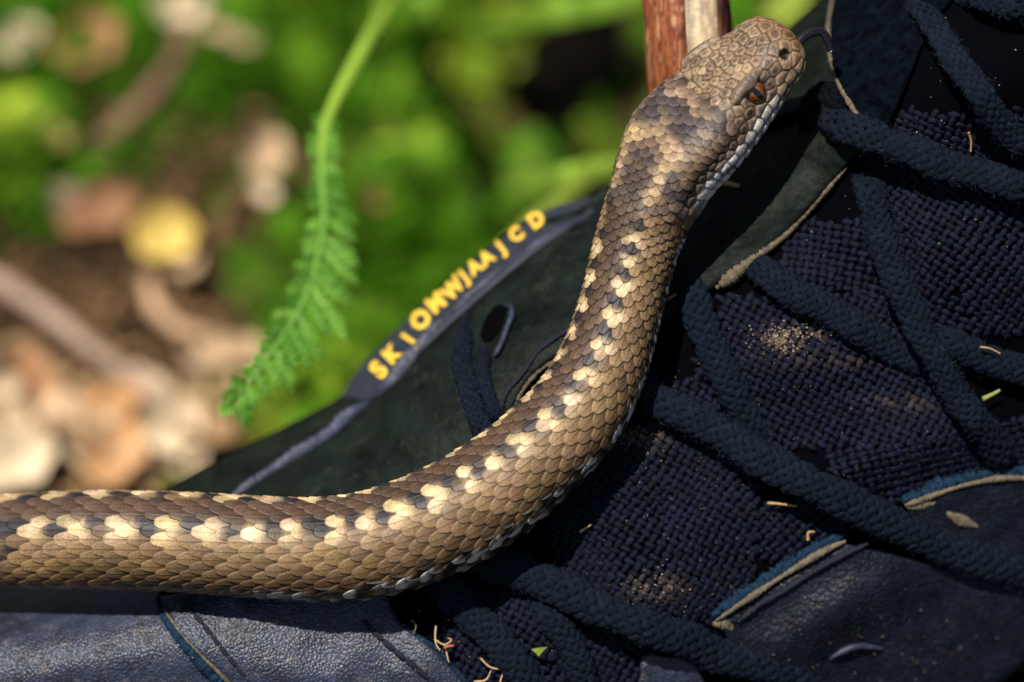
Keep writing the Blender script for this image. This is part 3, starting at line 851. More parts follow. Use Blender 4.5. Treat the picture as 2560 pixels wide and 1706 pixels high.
for sg in (-1, 1):
    for k in range(7):
        add_seed(S_EYE - 47 + 13 * k, sg * (0.74 + 0.004 * (k - 3) ** 2), 1 if sg > 0 else 2)
    for k in range(8):
        add_seed(S_EYE - 62 + 18 * k, sg * (0.36 + 0.010 * (k % 2)))
    for k in range(10):                       # small ring of plates round the eye
        a = math.pi * 2 * k / 10
        if math.sin(a) < -0.3: continue
        add_seed(S_EYE - 4 + 44 * math.cos(a), sg * (1.02 + 0.30 * math.sin(a)))
    q = S_JAW - 60
    while q < STOT - 10:                      # lips
        add_seed(q, sg * 1.72); add_seed(q + 12, sg * 2.12); add_seed(q + 6, sg * 2.5)
        q += 36
seeds = np.array(seeds); sid = np.array(sid)
seed_p = surf(seeds[:, 0], seeds[:, 1])
hm = np.where(Sg[:, 0] > S_NECK - 14)[0]
hp = base_pts[hm].reshape(-1, 3)
sgv = Sg[hm].ravel(); tgv = Tg[hm].ravel()
fixed = (sid < 1000) | (np.abs(seeds[:, 1]) > 1.6)
def assign():
    F1 = np.full(len(hp), 1e9); F2 = np.full(len(hp), 1e9); ID = np.zeros(len(hp), int); K = np.zeros(len(hp), int)
    OFF = np.zeros(len(hp))
    for k in range(len(seeds)):
        sel = np.where(np.abs(sgv - seeds[k, 0]) < 60)[0]
        dv = (hp[sel] - seed_p[k]) / PX
        ds = (sgv[sel] - seeds[k, 0])
        dd = np.sqrt(np.maximum((dv ** 2).sum(1) - 0.28 * ds ** 2, 0))
        f1 = F1[sel]; f2 = F2[sel]
        same = ID[sel] == sid[k]
        better = dd < f1
        F2[sel] = np.where(better & ~same, f1, np.where((~better) & ~same, np.minimum(f2, dd), f2))
        F1[sel] = np.where(better, dd, f1)
        ID[sel] = np.where(better, sid[k], ID[sel]); K[sel] = np.where(better, k, K[sel]); OFF[sel] = np.where(better, ds, OFF[sel])
    return F1, F2, ID, K, OFF
area = np.linalg.norm(np.gradient(base_pts, axis=0), axis=2)[hm].ravel() * np.linalg.norm(np.gradient(base_pts, axis=1), axis=2)[hm].ravel()
for it in range(5):
    F1, F2, ID, K, OFF = assign()
    wsum = np.bincount(K, area, len(seeds)) + 1e-18
    ns = np.bincount(K, area * sgv, len(seeds)) / wsum; nt_ = np.bincount(K, area * tgv, len(seeds)) / wsum
    mv = (~fixed) & (wsum > 1e-17)
    seeds[mv, 0] += 0.7 * (ns[mv] - seeds[mv, 0]); seeds[mv, 1] += 0.7 * (nt_[mv] - seeds[mv, 1])
    seed_p = surf(seeds[:, 0], seeds[:, 1])
F1, F2, ID, K, OFF = assign()
gap = np.clip((F2 - F1) / 2, 0, 12)
groove = sm(0.2, 3.0, gap)
hd_amt = sm(S_NECK - 12, S_NECK + 20, sgv)
ventral = sm(2.75, 2.6, np.abs(tgv))
rearlift = np.clip(-OFF / 16, -1, 1) * 1.1
disp = hd_amt * ventral * (-1.9 * (1 - groove) + 1.6 * sm(0, 12, gap) + rearlift * groove)
brow = (ID == 1) | (ID == 2)
disp = disp + np.where(brow, 10.5 * sm(0, 8, gap), 0)
disp = disp + np.where(sgv > S_BLUNT + 40, -disp * sm(S_BLUNT + 40, STOT, sgv) * 0.5, 0)
# eye sockets and nostrils
EYE_S, EYE_T = S_EYE - 2, 1.05
for sg in (-1, 1):
    pe = surf(np.array(EYE_S), np.array(sg * EYE_T))
    de = np.linalg.norm(hp - pe, axis=1) / PX
    disp = disp - 15 * sm(40, 20, de) * np.where(brow, 0.0, 1.0)
    pn = surf(np.array(S_BLUNT + 38), np.array(sg * 0.98))
    dn = np.linalg.norm(hp - pn, axis=1) / PX
    disp = disp - 12 * sm(19, 6, dn)
    nost = dn if sg < 0 else np.minimum(nost, dn)
H = np.zeros(Sg.shape); H[hm] = disp.reshape(len(hm), NT)
H[Sg <= S_NECK - 14] = -2.0
body_v = surf(Sg, Tg, H)
# colour
colr = np.zeros(Sg.shape + (3,))
lowm = Sg[:, 0] <= S_NECK - 14
colr[lowm] = np.array([0.022, 0.014, 0.009])
pc = snake_color(sgv, tgv)
# every plate has its own tone
_, inv = np.unique(ID, return_inverse=True)
cnt = np.bincount(inv)
mean = np.stack([np.bincount(inv, pc[:, k]) / cnt for k in range(3)], 1)
tone = 0.62 + 0.75 * rng.random(len(cnt))
pc = 0.45 * pc + 0.55 * mean[inv]
lipz = np.abs(tgv) > 1.5
pc = pc * np.where(lipz, 1.0, tone[inv])[:, None]
rim = sm(1.2, 4.5, gap) * sm(9.5, 5, gap)
pc = lerp(pc, np.array([0.40, 0.28, 0.15]), rim * 0.28 * np.where(lipz, 0, 1))
pc = lerp(pc, pc * np.array([0.62, 0.62, 0.86]), sm(5, 11, gap) * 0.9 * np.where(lipz, 0, 1))
pc = lerp(pc, np.array([0.030, 0.017, 0.010]), (1 - sm(0.1, 1.9, gap)) * 0.85)
pc = lerp(pc, np.array([0.44, 0.31, 0.17]), np.where(brow, 0.75 * sm(9, 2.5, gap) * sm(0.3, 2.0, gap) * (np.abs(tgv) > 0.72), 0))
pc = lerp(pc, np.array([0.010, 0.007, 0.005]), sm(19, 10, nost))
pc = lerp(pc, np.array([0.01, 0.006, 0.004]), np.exp(-((np.abs(tgv) - 1.93) / 0.06) ** 2) * sm(S_JAW - 20, S_JAW + 30, sgv) * 0.95)
pc = lerp(pc, np.array([0.03, 0.025, 0.025]), sm(2.5, 2.9, np.abs(tgv)))
colr[hm] = pc.reshape(len(hm), NT, 3)
bv = body_v.reshape(-1, 3); bf = grid_faces(len(s_all), NT, True).tolist()
tail_c = len(bv); bv = np.vstack([bv, base_pts[0].mean(0), base_pts[-1].mean(0)])
a = np.arange(NT); b2 = (a + 1) % NT; off = (len(s_all) - 1) * NT
bf += np.stack([a, b2, np.full(NT, tail_c)], 1)[:, ::-1].tolist() + np.stack([a + off, b2 + off, np.full(NT, tail_c + 1)], 1).tolist()
bc = np.vstack([colr.reshape(-1, 3), [0.02, 0.01, 0.01], [0.2, 0.1, 0.04]])
build('body', bv, bf, M['head'], snake, bc)

# eyes
for sg in (-1, 1):
    pe = surf(np.array(EYE_S), np.array(sg * EYE_T), -20.0)
    nrm = surf(np.array(EYE_S), np.array(sg * EYE_T), 10.0) - pe; nrm /= np.linalg.norm(nrm)
    ax = interp_s(np.array(EYE_S), T3); ax = ax - nrm * (ax @ nrm); ax /= np.linalg.norm(ax)
    up = np.cross(nrm, ax)
    up *= np.sign(up @ interp_s(np.array(EYE_S), D3))
    ph = np.linspace(0, np.pi, 40); la = np.linspace(0, 2 * np.pi, 64, endpoint=False)
    PHI, LA = np.meshgrid(ph, la, indexing='ij')
    R = 31 * PX
    ev = pe + R * (np.cos(PHI)[..., None] * nrm + (np.sin(PHI) * np.cos(LA))[..., None] * ax + (np.sin(PHI) * np.sin(LA))[..., None] * up)
    gxx = np.sin(PHI) * np.cos(LA); gyy = np.sin(PHI) * np.sin(LA)
    iris = lerp(np.array([0.17, 0.035, 0.006]), np.array([0.34, 0.12, 0.02]), sm(0.0, 0.6, gyy))
    iris = lerp(iris, np.array([0.07, 0.02, 0.006]), sm(0.62, 0.95, np.hypot(gxx, gyy)))
    ring_ = np.exp(-((np.hypot(gxx / 0.30, gyy / 0.72) - 1.12) / 0.13) ** 2)
    iris = lerp(iris, np.array([0.5, 0.27, 0.07]), ring_ * 0.6)
    pup = sm(1.03, 0.93, np.hypot(gxx / 0.24, gyy / 0.68)) * (PHI < 1.5)
    ec = lerp(iris * 0.55, np.array([0.003, 0.003, 0.003]), pup)
    build('eye', ev, grid_faces(40, 64, True), M['eye'], snake, ec)

# tongue
tg = resample([(1968, 122), (1990, 112), (2010, 92), (2034, 80), (2056, 82), (2070, 104), (2078, 128)], 50)
tw = np.linspace(0.0014, -0.0010, 50)
v, f = tube(P(tg[:, 0], tg[:, 1], tw), np.linspace(12.5, 10, 50) * PX, np.linspace(10, 8, 50) * PX, WW, 14)
to = build('tongue', v, f, M['tongue'], snake)
to['label'] = 'glossy black tongue flicked out'

# overlapping keeled scales
ROWS = 21
STEP = math.radians(10.6)
pit = np.interp(SL, [0, s_at(800, 1374), s_at(1331, 1147), s_at(1514, 891), s_at(1587, 630), S_NECK, S_JAW + 30, STOT], [60, 57, 52, 45, 36, 29, 27, 27])
CI = np.r_[0, np.cumsum(np.diff(SL) / pit[:-1])]
ncol = int(CI[-1])
al = np.array([0.0, 0.20, 0.42, 0.62, 0.79, 0.91, 0.97, 1.0])
bl_ = np.array([-1.0, -0.91, -0.78, -0.45, -0.13, -0.065, 0.0, 0.065, 0.13, 0.45, 0.78, 0.91, 1.0])
scl = []
def one_scale(s0, th0, L, wid, keel, tone, kind):
    A, B = np.meshgrid(al, bl_, indexing='ij')
    hw = np.sqrt(np.clip(1 - (np.abs(A - 0.40) / 0.61) ** 2.1, 0.0, 1))
    hw = np.where(A >= 1, 0.12, np.maximum(hw, 0.10))
    hw = np.where(A <= 0, 0.55, hw)
    ss = s0 - (A - 0.5) * L
    rr = interp_s(np.array(min(s0, STOT)), CR[:, 3])
    tt = th0 + B * hw * wid / rr
    lift = 8.2 if kind == 'body' else 6.2
    h = -1.0 + lift * A ** 1.2 + 0.9 * (1 - np.abs(B) ** 4) * hw
    h = h + keel * np.exp(-(B / 0.05) ** 2) * sm(0.0, 0.3, A) * sm(1.02, 0.86, A)
    edge = np.maximum(sm(0.90, 1.0, np.abs(B)), sm(0.96, 1.0, A))
    h = h - edge * 2.6
    v = surf(np.clip(ss, 0, STOT), tt, h)
    return v, ss, tt, A, B, edge
for ci in range(1, ncol):
    for ri in range(-12, 13):
        cc = ci + (0.5 if ri % 2 else 0.0)
        if cc >= CI[-1]: continue
        s0 = np.interp(cc, CI, SL)
        if s0 > S_EYE - 95: continue
        head = s0 > S_JAW - 10
        th0 = ri * STEP
        if s0 > S_NECK + 10 and abs(th0) > 1.27: continue
        if s0 > S_EYE - 135 and random.random() < 0.0: continue
        scl.append((s0, th0, ri, 'head' if head else 'body'))
    # ends of the belly plates
    for sg in (-1, 1):
        s0 = np.interp(ci, CI, SL)
        if s0 < S_NECK + 20:
            scl.append((s0, sg * (12 * STEP + math.radians(15)), sg * 13, 'belly'))
rest = Acc(); lst = []
sfaces = grid_faces(len(al), len(bl_))
for s0, th0, ri, kind in scl:
    p = float(np.interp(s0, SL, pit)); r = float(interp_s(np.array(s0), CR[:, 3]))
    L = p * (1.42 if kind != 'belly' else 1.12) * random.uniform(0.96, 1.05)
    wid = STEP * r * (0.98 if kind != 'head' else 0.95) * random.uniform(0.95, 1.06)
    kl = 0.9 if abs(ri) < 11 else 0.3
    if kind == 'head': kl = 0.5
    if abs(ri) >= 10 and kind == 'body': wid *= 1.22
    if kind == 'belly': wid *= 1.5; kl = 0
    s1 = s0 + random.uniform(-1.5, 1.5); t1 = th0 + random.uniform(-0.012, 0.012)
    v, ss, tt, A, B, edge = one_scale(s1, t1, L, wid, kl, 1, 'body' if kind != 'head' else 'head')
    mxc = 0.45
    cc = mxc * snake_color(ss, tt) + (1 - mxc) * snake_color(np.full(ss.shape, s1 - 0.1 * L), np.full(ss.shape, t1))
    tone = random.uniform(0.74, 1.2)
    cc = cc * tone * np.array([1.0, random.uniform(0.94, 1.04), random.uniform(0.86, 1.12)])
    ad = abs(math.degrees(th0))
    # paler rim at the free end, rusty keel on the flanks, shadow between scales painted into root and edge
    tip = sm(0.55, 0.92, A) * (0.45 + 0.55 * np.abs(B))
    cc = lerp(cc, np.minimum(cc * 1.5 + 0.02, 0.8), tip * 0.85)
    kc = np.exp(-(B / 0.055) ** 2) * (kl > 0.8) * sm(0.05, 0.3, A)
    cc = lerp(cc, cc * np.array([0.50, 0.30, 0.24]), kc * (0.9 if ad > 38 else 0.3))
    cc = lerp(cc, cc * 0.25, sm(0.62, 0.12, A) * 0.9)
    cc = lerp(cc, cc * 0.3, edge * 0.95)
    if kind == 'head': cc = lerp(cc, cc * np.array([0.66, 0.64, 0.85]), np.exp(-((A - 0.55) / 0.25) ** 2 - (B / 0.5) ** 2) * 0.8)
    if abs(ri) >= 9 and kind != 'head':
        nz = vnoise(np.stack([ss, tt * 110], -1), 15, 31)
        fr_ = float(sm(s_at(520, 1360), s_at(900, 1365), s0))
        low = B * np.sign(th0)
        jit = random.uniform(-0.25, 0.25)
        rs = random.random()
        if abs(ri) == 9: wa = (0.9 if rs > 0.35 else 0.2) * sm(0.50, 0.85, low + 0.4 * (nz - 0.5))
        elif abs(ri) == 10: wa = (1.0 if rs > 0.3 else 0.25) * np.maximum(sm(0.25, 0.6, low + jit), sm(0.80, 0.9, A + jit * 0.3) * (low > -0.3))
        elif abs(ri) == 11: wa = (1.0 if rs > 0.35 else 0.15) * sm(0.55, 0.40, nz + jit) * sm(0.35, 0.6, A)
        else: wa = 0.55 * (rs > 0.45) * sm(0.6, 0.85, A) * sm(0.65, 0.45, nz)
        cc = lerp(cc, WHITE, wa * (0.10 + 0.90 * fr_) * (1 - 0.4 * edge))
        dk = {9: 0.45, 10: 0.95, 11: 1.0, 12: 1.0, 13: 1.0}[abs(ri)]
        bk = sm(0.40, 0.54, vnoise(np.stack([ss, tt * 110], -1), 19, 33)) * dk * (0.3 + 0.7 * fr_) * (1 - 0.75 * wa)
        cc = lerp(cc, np.array([0.012, 0.007, 0.005]), bk)
    # how large it shows in the picture
    cp = v.reshape(len(al), len(bl_), 3)
    xx, yy, _ = to_px(cp[3, 6])
    e1 = cp[6, 6] - cp[1, 6]; e2 = cp[3, 11] - cp[3, 1]
    facing = -np.dot(np.cross(e1, e2), WW)
    facing = abs(facing) if np.dot(cp[3, 6] - interp_s(np.array(s1), C3), WW) > 0 else 0
    vis = facing if (10 < xx < 2550 and 10 < yy < 1696) else 0
    lst.append((vis, v, cc))
order = sorted(range(len(lst)), key=lambda i: -lst[i][0])
top = set(order[:300])
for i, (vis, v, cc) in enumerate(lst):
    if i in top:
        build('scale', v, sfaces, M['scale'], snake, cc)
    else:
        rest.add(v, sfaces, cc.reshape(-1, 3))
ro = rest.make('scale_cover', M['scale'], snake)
ro['kind'] = 'stuff'

# ------------------------------------------------------------------ stick behind the head
sb = P(1715, 330, -0.030)
stick = thing('broken_stick', sb, 'peeling red brown stick with bare pale wood standing behind the snake head', 'stick')
n, mseg = 150, 90
py = np.linspace(-1500, 340, n)
cx = np.interp(py, [-1500, 0, 240, 340], [1640, 1717, 1728, 1732])
ww_ = np.interp(py, [-1500, 100, 340], [-0.012, -0.019, -0.0235])
th = np.linspace(0, 2 * np.pi, mseg, endpoint=False)
Cs = P(cx, py, ww_)
def stick_piece(name, t0, t1, rad, fcol, amp, seed, closed=False):
    tt = np.linspace(t0, t1, 60)
    PY, TT = np.meshgrid(py, tt, indexing='ij')
    nz = vnoise(np.stack([TT * 60, PY * 0.10], -1), 5, seed) - 0.5
    lump = vnoise(np.stack([TT * 60, PY], -1), 60, seed + 1) - 0.5
    ed = np.minimum(sm(t0, t0 + 0.10, TT), sm(t1, t1 - 0.10, TT)) if not closed else 1
    rr = (rad * (1 + amp * nz + 0.05 * lump)) * PX
    rr = rr - (1 - ed) * 8 * PX * (0 if closed else 1)
    v = Cs[:, None] + rr[..., None] * (np.cos(TT)[..., None] * UU + np.sin(TT)[..., None] * WW)
    v[-1] = Cs[-1]
    c = fcol(PY, TT, nz, lump)
    return build(name, v, grid_faces(n, 60), M['stick'], stick, c)
fine = lambda PY, TT, sd: vnoise(np.stack([TT * 110, PY * 0.16], -1), 5, sd)
def c_bark(PY, TT, nz, lump):
    g = fine(PY, TT, 41)
    c = lerp(np.array([0.29, 0.085, 0.032]), np.array([0.11, 0.028, 0.012]), sm(0.35, 0.65, g))
    return lerp(c, np.array([0.48, 0.26, 0.13]), sm(0.73, 0.85, g) * 0.8)
def c_wood(PY, TT, nz, lump):
    g = fine(PY, TT, 43)
    c = lerp(np.array([0.76, 0.58, 0.38]), np.array([0.46, 0.35, 0.23]), sm(0.35, 0.7, g))
    return lerp(c, np.array([0.24, 0.20, 0.145]), np.exp(-((TT - 1.60) / 0.10) ** 2) * 0.9)
def c_bark2(PY, TT, nz, lump):
    g = fine(PY, TT, 45)
    return lerp(np.array([0.085, 0.024, 0.012]), np.array([0.03, 0.012, 0.008]), sm(0.4, 0.6, g))
PI = math.pi
stick_piece('bare_wood', 0, 2 * PI, 104, c_wood, 0.05, 51, True)
stick_piece('bark', 1.68, 3.9, 113, c_bark, 0.05, 52)
stick_piece('bark', -0.75, 0.80, 113, c_bark2, 0.05, 53)['label'] = 'dark strip of bark left on one side'

# ------------------------------------------------------------------ ground
gn = 160
ext = np.linspace(-1, 1, gn)
ex = np.sign(ext) * (np.abs(ext) * 0.45 + np.abs(ext) ** 6 * 40)
GX, GY = np.meshgrid(ex, ex + 0.15, indexing='ij')
gz = -0.012 + 0.014 * vnoise(np.stack([GX, GY], -1), 0.05, 61) + 0.008 * vnoise(np.stack([GX, GY], -1), 0.02, 62)
gz = np.minimum(gz, 0.004)
g = build('ground', np.stack([GX, GY, gz], -1), grid_faces(gn, gn)[:, ::-1], M['soil'])
g['kind'] = 'structure'

def ground_w(x, y, z=0.0):
    """depth at which the ray through the pixel meets height z"""
    v = (853 - np.asarray(y, float)) * PX
    # z = HC + v*k*cosP + w*sinP , k=(DIST-w)/DIST
    return (z - HC - v * math.cos(PITCH)) / (math.sin(PITCH) - v / DIST * math.cos(PITCH))

# where the picture shows moss, litter or dark gaps (positions on the ground)
GAPS = [(190, 310, 55, 45), (280, 80, 60, 28), (380, 75, 50, 26), (575, 520, 36, 28), (720, 320, 50, 40), (1440, 130, 150, 110), (1330, 230, 70, 60), (1400, 60, 110, 60),
        (330, 620, 150, 45), (610, 640, 90, 80), (150, 470, 60, 50), (330, 840, 80, 40), (480, 930, 60, 45), (740, 40, 40, 20), (60, 1050, 60, 40), (200, 640, 110, 50)]
def green_amount(x, y):
    a = sm(520, 330, y) * 0.85 + 0.15 * sm(700, 300, y)
    a = np.maximum(a, sm(700, 960, x + (y - 500) * 0.30))
    a = np.maximum(a, sm(90, 20, x) * sm(700, 560, y))
    for cx_, cy_, rx, ry in GAPS:
        q = ((x - cx_) / rx) ** 2 + ((y - cy_) / ry) ** 2
        a = a * (1 - np.exp(-q ** 1.5))
    return a

def px_of_ground(x, y, z):
    return to_px(np.stack([x, y, z], -1))

# one feathery shoot, used over and over
def shoot(nl=13, ln=0.020, seed=0):
    r = np.random.default_rng(seed)
    vs_, fs, n0 = [], [], 0
    t = np.linspace(0, 1, 7)
    spine = np.stack([0.25 * ln * t ** 2, 0 * t, ln * t * (1 - 0.2 * t)], 1)
    w = 0.00035
    sv = np.concatenate([spine + [0, w, 0], spine - [0, w, 0]]); 
    for i in range(6): fs.append([i, i + 1, i + 8, i + 7])
    vs_.append(sv); n0 = 14
    for k in range(nl):
        u = 0.12 + 0.86 * k / nl
        c = np.array([0.25 * ln * u * u, 0, ln * u * (1 - 0.2 * u)])
        for sg in (-1, 1):
            l = 0.0062 * math.sin(math.pi * min(0.97, u * 0.85 + 0.12)) * r.uniform(0.8, 1.15)
            d = np.array([0.30 + r.normal() * 0.15, sg * 0.85, 0.45 + r.normal() * 0.2]); d /= np.linalg.norm(d)
            pz = np.cross(d, [1, 0, 0.2]); pz /= np.linalg.norm(pz)
            ww2 = 0.00075 * r.uniform(0.7, 1.3)
            vs_.append(np.array([c, c + d * l * 0.5 + pz * ww2, c + d * l, c + d * l * 0.5 - pz * ww2]))
            fs.append([n0, n0 + 1, n0 + 2, n0 + 3]); n0 += 4
    return np.vstack(vs_), np.array(fs)
shoots = [shoot(13, 0.020, i) for i in range(5)]
moss = Acc()
Nc = 14000
px_ = rng.uniform(-500, 3000, Nc); py_ = rng.uniform(-700, 1400, Nc)
wz = ground_w(px_, py_, 0.0)
gp = P(px_, py_, wz)
ga = green_amount(px_, py_)
clump = vnoise(gp[:, :2], 0.022, 71)
ok = (rng.random(Nc) < ga * (0.12 + 1.0 * sm(0.36, 0.60, clump)))
bc_ = (py_ - ysil(px_))
cnt_ = 0
for i in np.where(ok)[0]:
    if cnt_ >= 5200: break
    base = gp[i].copy()
    # leave room for the boot
    if bc_[i] > 260: continue
    cnt_ += 1
    v, f = shoots[i % 5]
    sc = random.uniform(0.7, 1.7)
    a = random.uniform(0, 2 * PI)
    tilt = random.uniform(0.1, 1.1)
    ca, sa = math.cos(a), math.sin(a); ct, st = math.cos(tilt), math.sin(tilt)
    q = v * sc
    q = np.stack([q[:, 0] * ct + q[:, 2] * st, q[:, 1], -q[:, 0] * st + q[:, 2] * ct], 1)
    q = np.stack([q[:, 0] * ca - q[:, 1] * sa, q[:, 0] * sa + q[:, 1] * ca, q[:, 2]], 1)
    q = q + base + np.array([0, 0, -0.004])
    hue = float(vnoise(base[None, :2], 0.05, 72)[0]) + random.uniform(-0.2, 0.2)
    c = lerp(np.array([0.11, 0.28, 0.012]), np.array([0.46, 0.52, 0.060]), sm(0.35, 0.85, np.array(hue)))
    c = c * random.uniform(0.4, 1.75)
    moss.add(q, f, c)
mo = moss.make('moss', M['moss'], smooth=False)
mo['kind'] = 'stuff'
tag(mo, 'bright green feathery moss covering the ground behind the boot', 'moss')

# fine brown litter
lit = Acc()
Nl = 9000
px_ = rng.uniform(-500, 3000, Nl); py_ = rng.uniform(-600, 1500, Nl)
gp = P(px_, py_, ground_w(px_, py_, 0.001))
for i in range(Nl):
    if py_[i] - ysil(px_[i]) > 250: continue
    dark = 0.0
    for cx_, cy_, rx, ry in GAPS:
        dark = max(dark, math.exp(-(((px_[i] - cx_) / rx) ** 2 + ((py_[i] - cy_) / ry) ** 2)))
    if random.random() < dark * 1.1: continue
    l = random.uniform(0.003, 0.010); w = random.uniform(0.0006, 0.003); a = random.uniform(0, PI)
    d = np.array([math.cos(a), math.sin(a), random.uniform(-0.3, 0.5)]); e = np.array([-math.sin(a), math.cos(a), random.uniform(-0.4, 0.4)])
    c = gp[i] + np.array([0, 0, random.uniform(0, 0.004)])
    q = np.array([c - d * l / 2, c + e * w / 2 + [0, 0, 0.0006], c + d * l / 2, c - e * w / 2 + [0, 0, 0.0006]])
    lo = sm(700, 1150, py_[i]) * sm(800, 300, px_[i])
    cc = lerp(np.array([0.075, 0.036, 0.016]), np.array([0.42, 0.27, 0.13]), float(np.clip(random.random() ** 3 * 0.6 + 0.55 * lo * random.random(), 0, 1)))
    lit.add(q, np.array([[0, 1, 2, 3]]), cc)
lo_ = lit.make('leaf_litter', M['litter'], smooth=False)
lo_['kind'] = 'stuff'
tag(lo_, 'brown crumbled leaf litter strewn over the soil', 'litter')

# curled dry leaves one can pick out
def dry_leaf(x, y, z, lx, ly, rot, tilt, colr_, label, group=None):
    n, m = 15, 11
    u, v = np.meshgrid(np.linspace(-1, 1, n), np.linspace(-1, 1, m), indexing='ij')
    wd = np.sqrt(np.clip(1 - np.abs(u) ** 2.2, 0.0, 1)) * (1 + 0.15 * np.sin(u * 7))
    X = u * lx; Y = v * wd * ly
    Z = 0.35 * ly * (v ** 2) * wd + 0.15 * lx * u ** 2 + 0.12 * ly * np.sin(u * 5 + v * 2) - 0.10 * ly * np.exp(-(v / 0.12) ** 2)
    q = np.stack([X, Y, Z], -1).reshape(-1, 3)
    ct, st = math.cos(tilt), math.sin(tilt)
    q = np.stack([q[:, 0], q[:, 1] * ct - q[:, 2] * st, q[:, 1] * st + q[:, 2] * ct], 1)
    cr, sr = math.cos(rot), math.sin(rot)
    q = np.stack([q[:, 0] * cr - q[:, 1] * sr, q[:, 0] * sr + q[:, 1] * cr, q[:, 2]], 1)
    p = P(x, y, ground_w(x, y, z))
    # two skins so that it has thickness
    nrm = np.array([0, 0, 0.0004])
    q = q - [0, 0, q[:, 2].min()]
    vv = np.vstack([q, q - nrm])
    f = grid_faces(n, m)
    bnd = [i * m for i in range(n)] + [(n - 1) * m + j for j in range(1, m)] + [i * m + m - 1 for i in range(n - 2, -1, -1)] + [j for j in range(m - 2, 0, -1)]
    k = len(bnd)
    sides = [[bnd[a], bnd[(a + 1) % k], bnd[(a + 1) % k] + n * m, bnd[a] + n * m] for a in range(k)]
    fs = f.tolist() + (f[:, ::-1] + n * m).tolist() + sides
    t = vnoise(q[:, :2] * 1000, 4, 5)[:, None]
    c1 = np.array(colr_) * (0.75 + 0.5 * t)
    o = build('dry_leaf', vv, fs, M['dry'], None, np.vstack([c1, c1 * 0.9]))
    o.location = Vector(p)
    tag(o, label, 'leaf', group)
    return o
TANL = (0.62, 0.43, 0.26); PALE = (0.78, 0.62, 0.42); YEL = (0.72, 0.52, 0.13); RUST = (0.40, 0.20, 0.09)
dry_leaf(45, 110, 0.012, 0.0075, 0.0045, 1.0, 0.5, PALE, 'pale dry leaf standing upright in moss beside a dark hollow')
dry_leaf(455, 25, 0.012, 0.0070, 0.0050, 0.3, 0.4, PALE, 'cream dry leaf above a second tan leaf in the moss')
dry_leaf(570, 115, 0.010, 0.0075, 0.0055, 2.6, 0.5, TANL, 'tan rounded dry leaf lying among moss shoots')
dry_leaf(655, 400, 0.016, 0.0075, 0.0055, 1.2, 0.7, TANL, 'curled tan dry leaf close beside the drooping green frond')
dry_leaf(650, 470, 0.014, 0.0070, 0.0036, 1.7, 0.5, PALE, 'pale pointed dry leaf hanging below a curled tan one')
dry_leaf(410, 600, 0.012, 0.0080, 0.0068, 0.6, 0.4, YEL, 'yellow rounded leaf at the end of a bent brown twig')
dry_leaf(430, 655, 0.008, 0.0080, 0.0055, 2.2, 0.3, TANL, 'tan leaf tucked under the yellow rounded leaf')
dry_leaf(540, 880, 0.010, 0.0050, 0.0045, 0.8, 0.4, TANL, 'small tan leaf scrap at the tip of the bent twig')
dry_leaf(610, 880, 0.009, 0.0040, 0.0050, 1.4, 0.4, TANL, 'small tan leaf scrap beside the frond tip')
dry_leaf(430, 1080, 0.012, 0.0080, 0.0062, 0.9, 0.5, PALE, 'large cream leaf lying against the toe of the boot')
dry_leaf(180, 1070, 0.010, 0.0110, 0.0075, 2.5, 0.3, TANL, 'broad tan leaf in the bright litter above the snake')
dry_leaf(40, 1165, 0.010, 0.0100, 0.0060, 0.6, 0.4, PALE, 'broad cream leaf half hidden by the snake body')
dry_leaf(290, 1150, 0.010, 0.0100, 0.0060, 1.2, 0.2, (0.60, 0.34, 0.16), 'orange brown leaf between two cream leaves')
dry_leaf(280, 1010, 0.010, 0.0070, 0.0050, 0.4, 0.3, (0.55, 0.30, 0.13), 'small orange leaf beside the straight greyish twig')
dry_leaf(90, 960, 0.006, 0.0100, 0.0050, 2.0, 0.3, RUST, 'rusty brown leaf under the straight greyish twig')
dry_leaf(210, 120, 0.008, 0.0110, 0.0070, 0.9, 0.4, RUST, 'rusty brown leaf beside a dark hollow in the moss')
dry_leaf(160, 505, 0.008, 0.0045, 0.0040, 0.9, 0.4, (0.36, 0.26, 0.20), 'small grey brown leaf in the dark hollow')
dry_leaf(930, 495, 0.012, 0.0050, 0.0035, 1.9, 0.4, RUST, 'small rusty leaf in moss right of the frond')
dry_leaf(250, 540, 0.006, 0.0110, 0.0060, 0.5, 0.3, (0.30, 0.15, 0.07), 'dark brown leaf in litter above the bent twig')
dry_leaf(110, 345, 0.010, 0.0080, 0.0050, 2.4, 0.4, (0.34, 0.30, 0.08), 'olive fading leaf beside a black hollow')

scr = np.random.default_rng(23)
for k in range(26):
    x_ = scr.uniform(-40, 560); y_ = scr.uniform(960, 1210)
    if y_ > ysil(x_) - 30: continue
    t_ = scr.random()
    cL = lerp(np.array([0.34, 0.20, 0.10]), np.array([0.74, 0.58, 0.38]), np.array(t_))
    dry_leaf(x_, y_, scr.uniform(0.001, 0.012), scr.uniform(0.005, 0.010), scr.uniform(0.003, 0.006), scr.uniform(0, 3), scr.uniform(0.1, 0.8), cL,
             'small crumpled tan leaf scrap in the pale litter between toe and twig', 'leaf scraps in the pale litter')

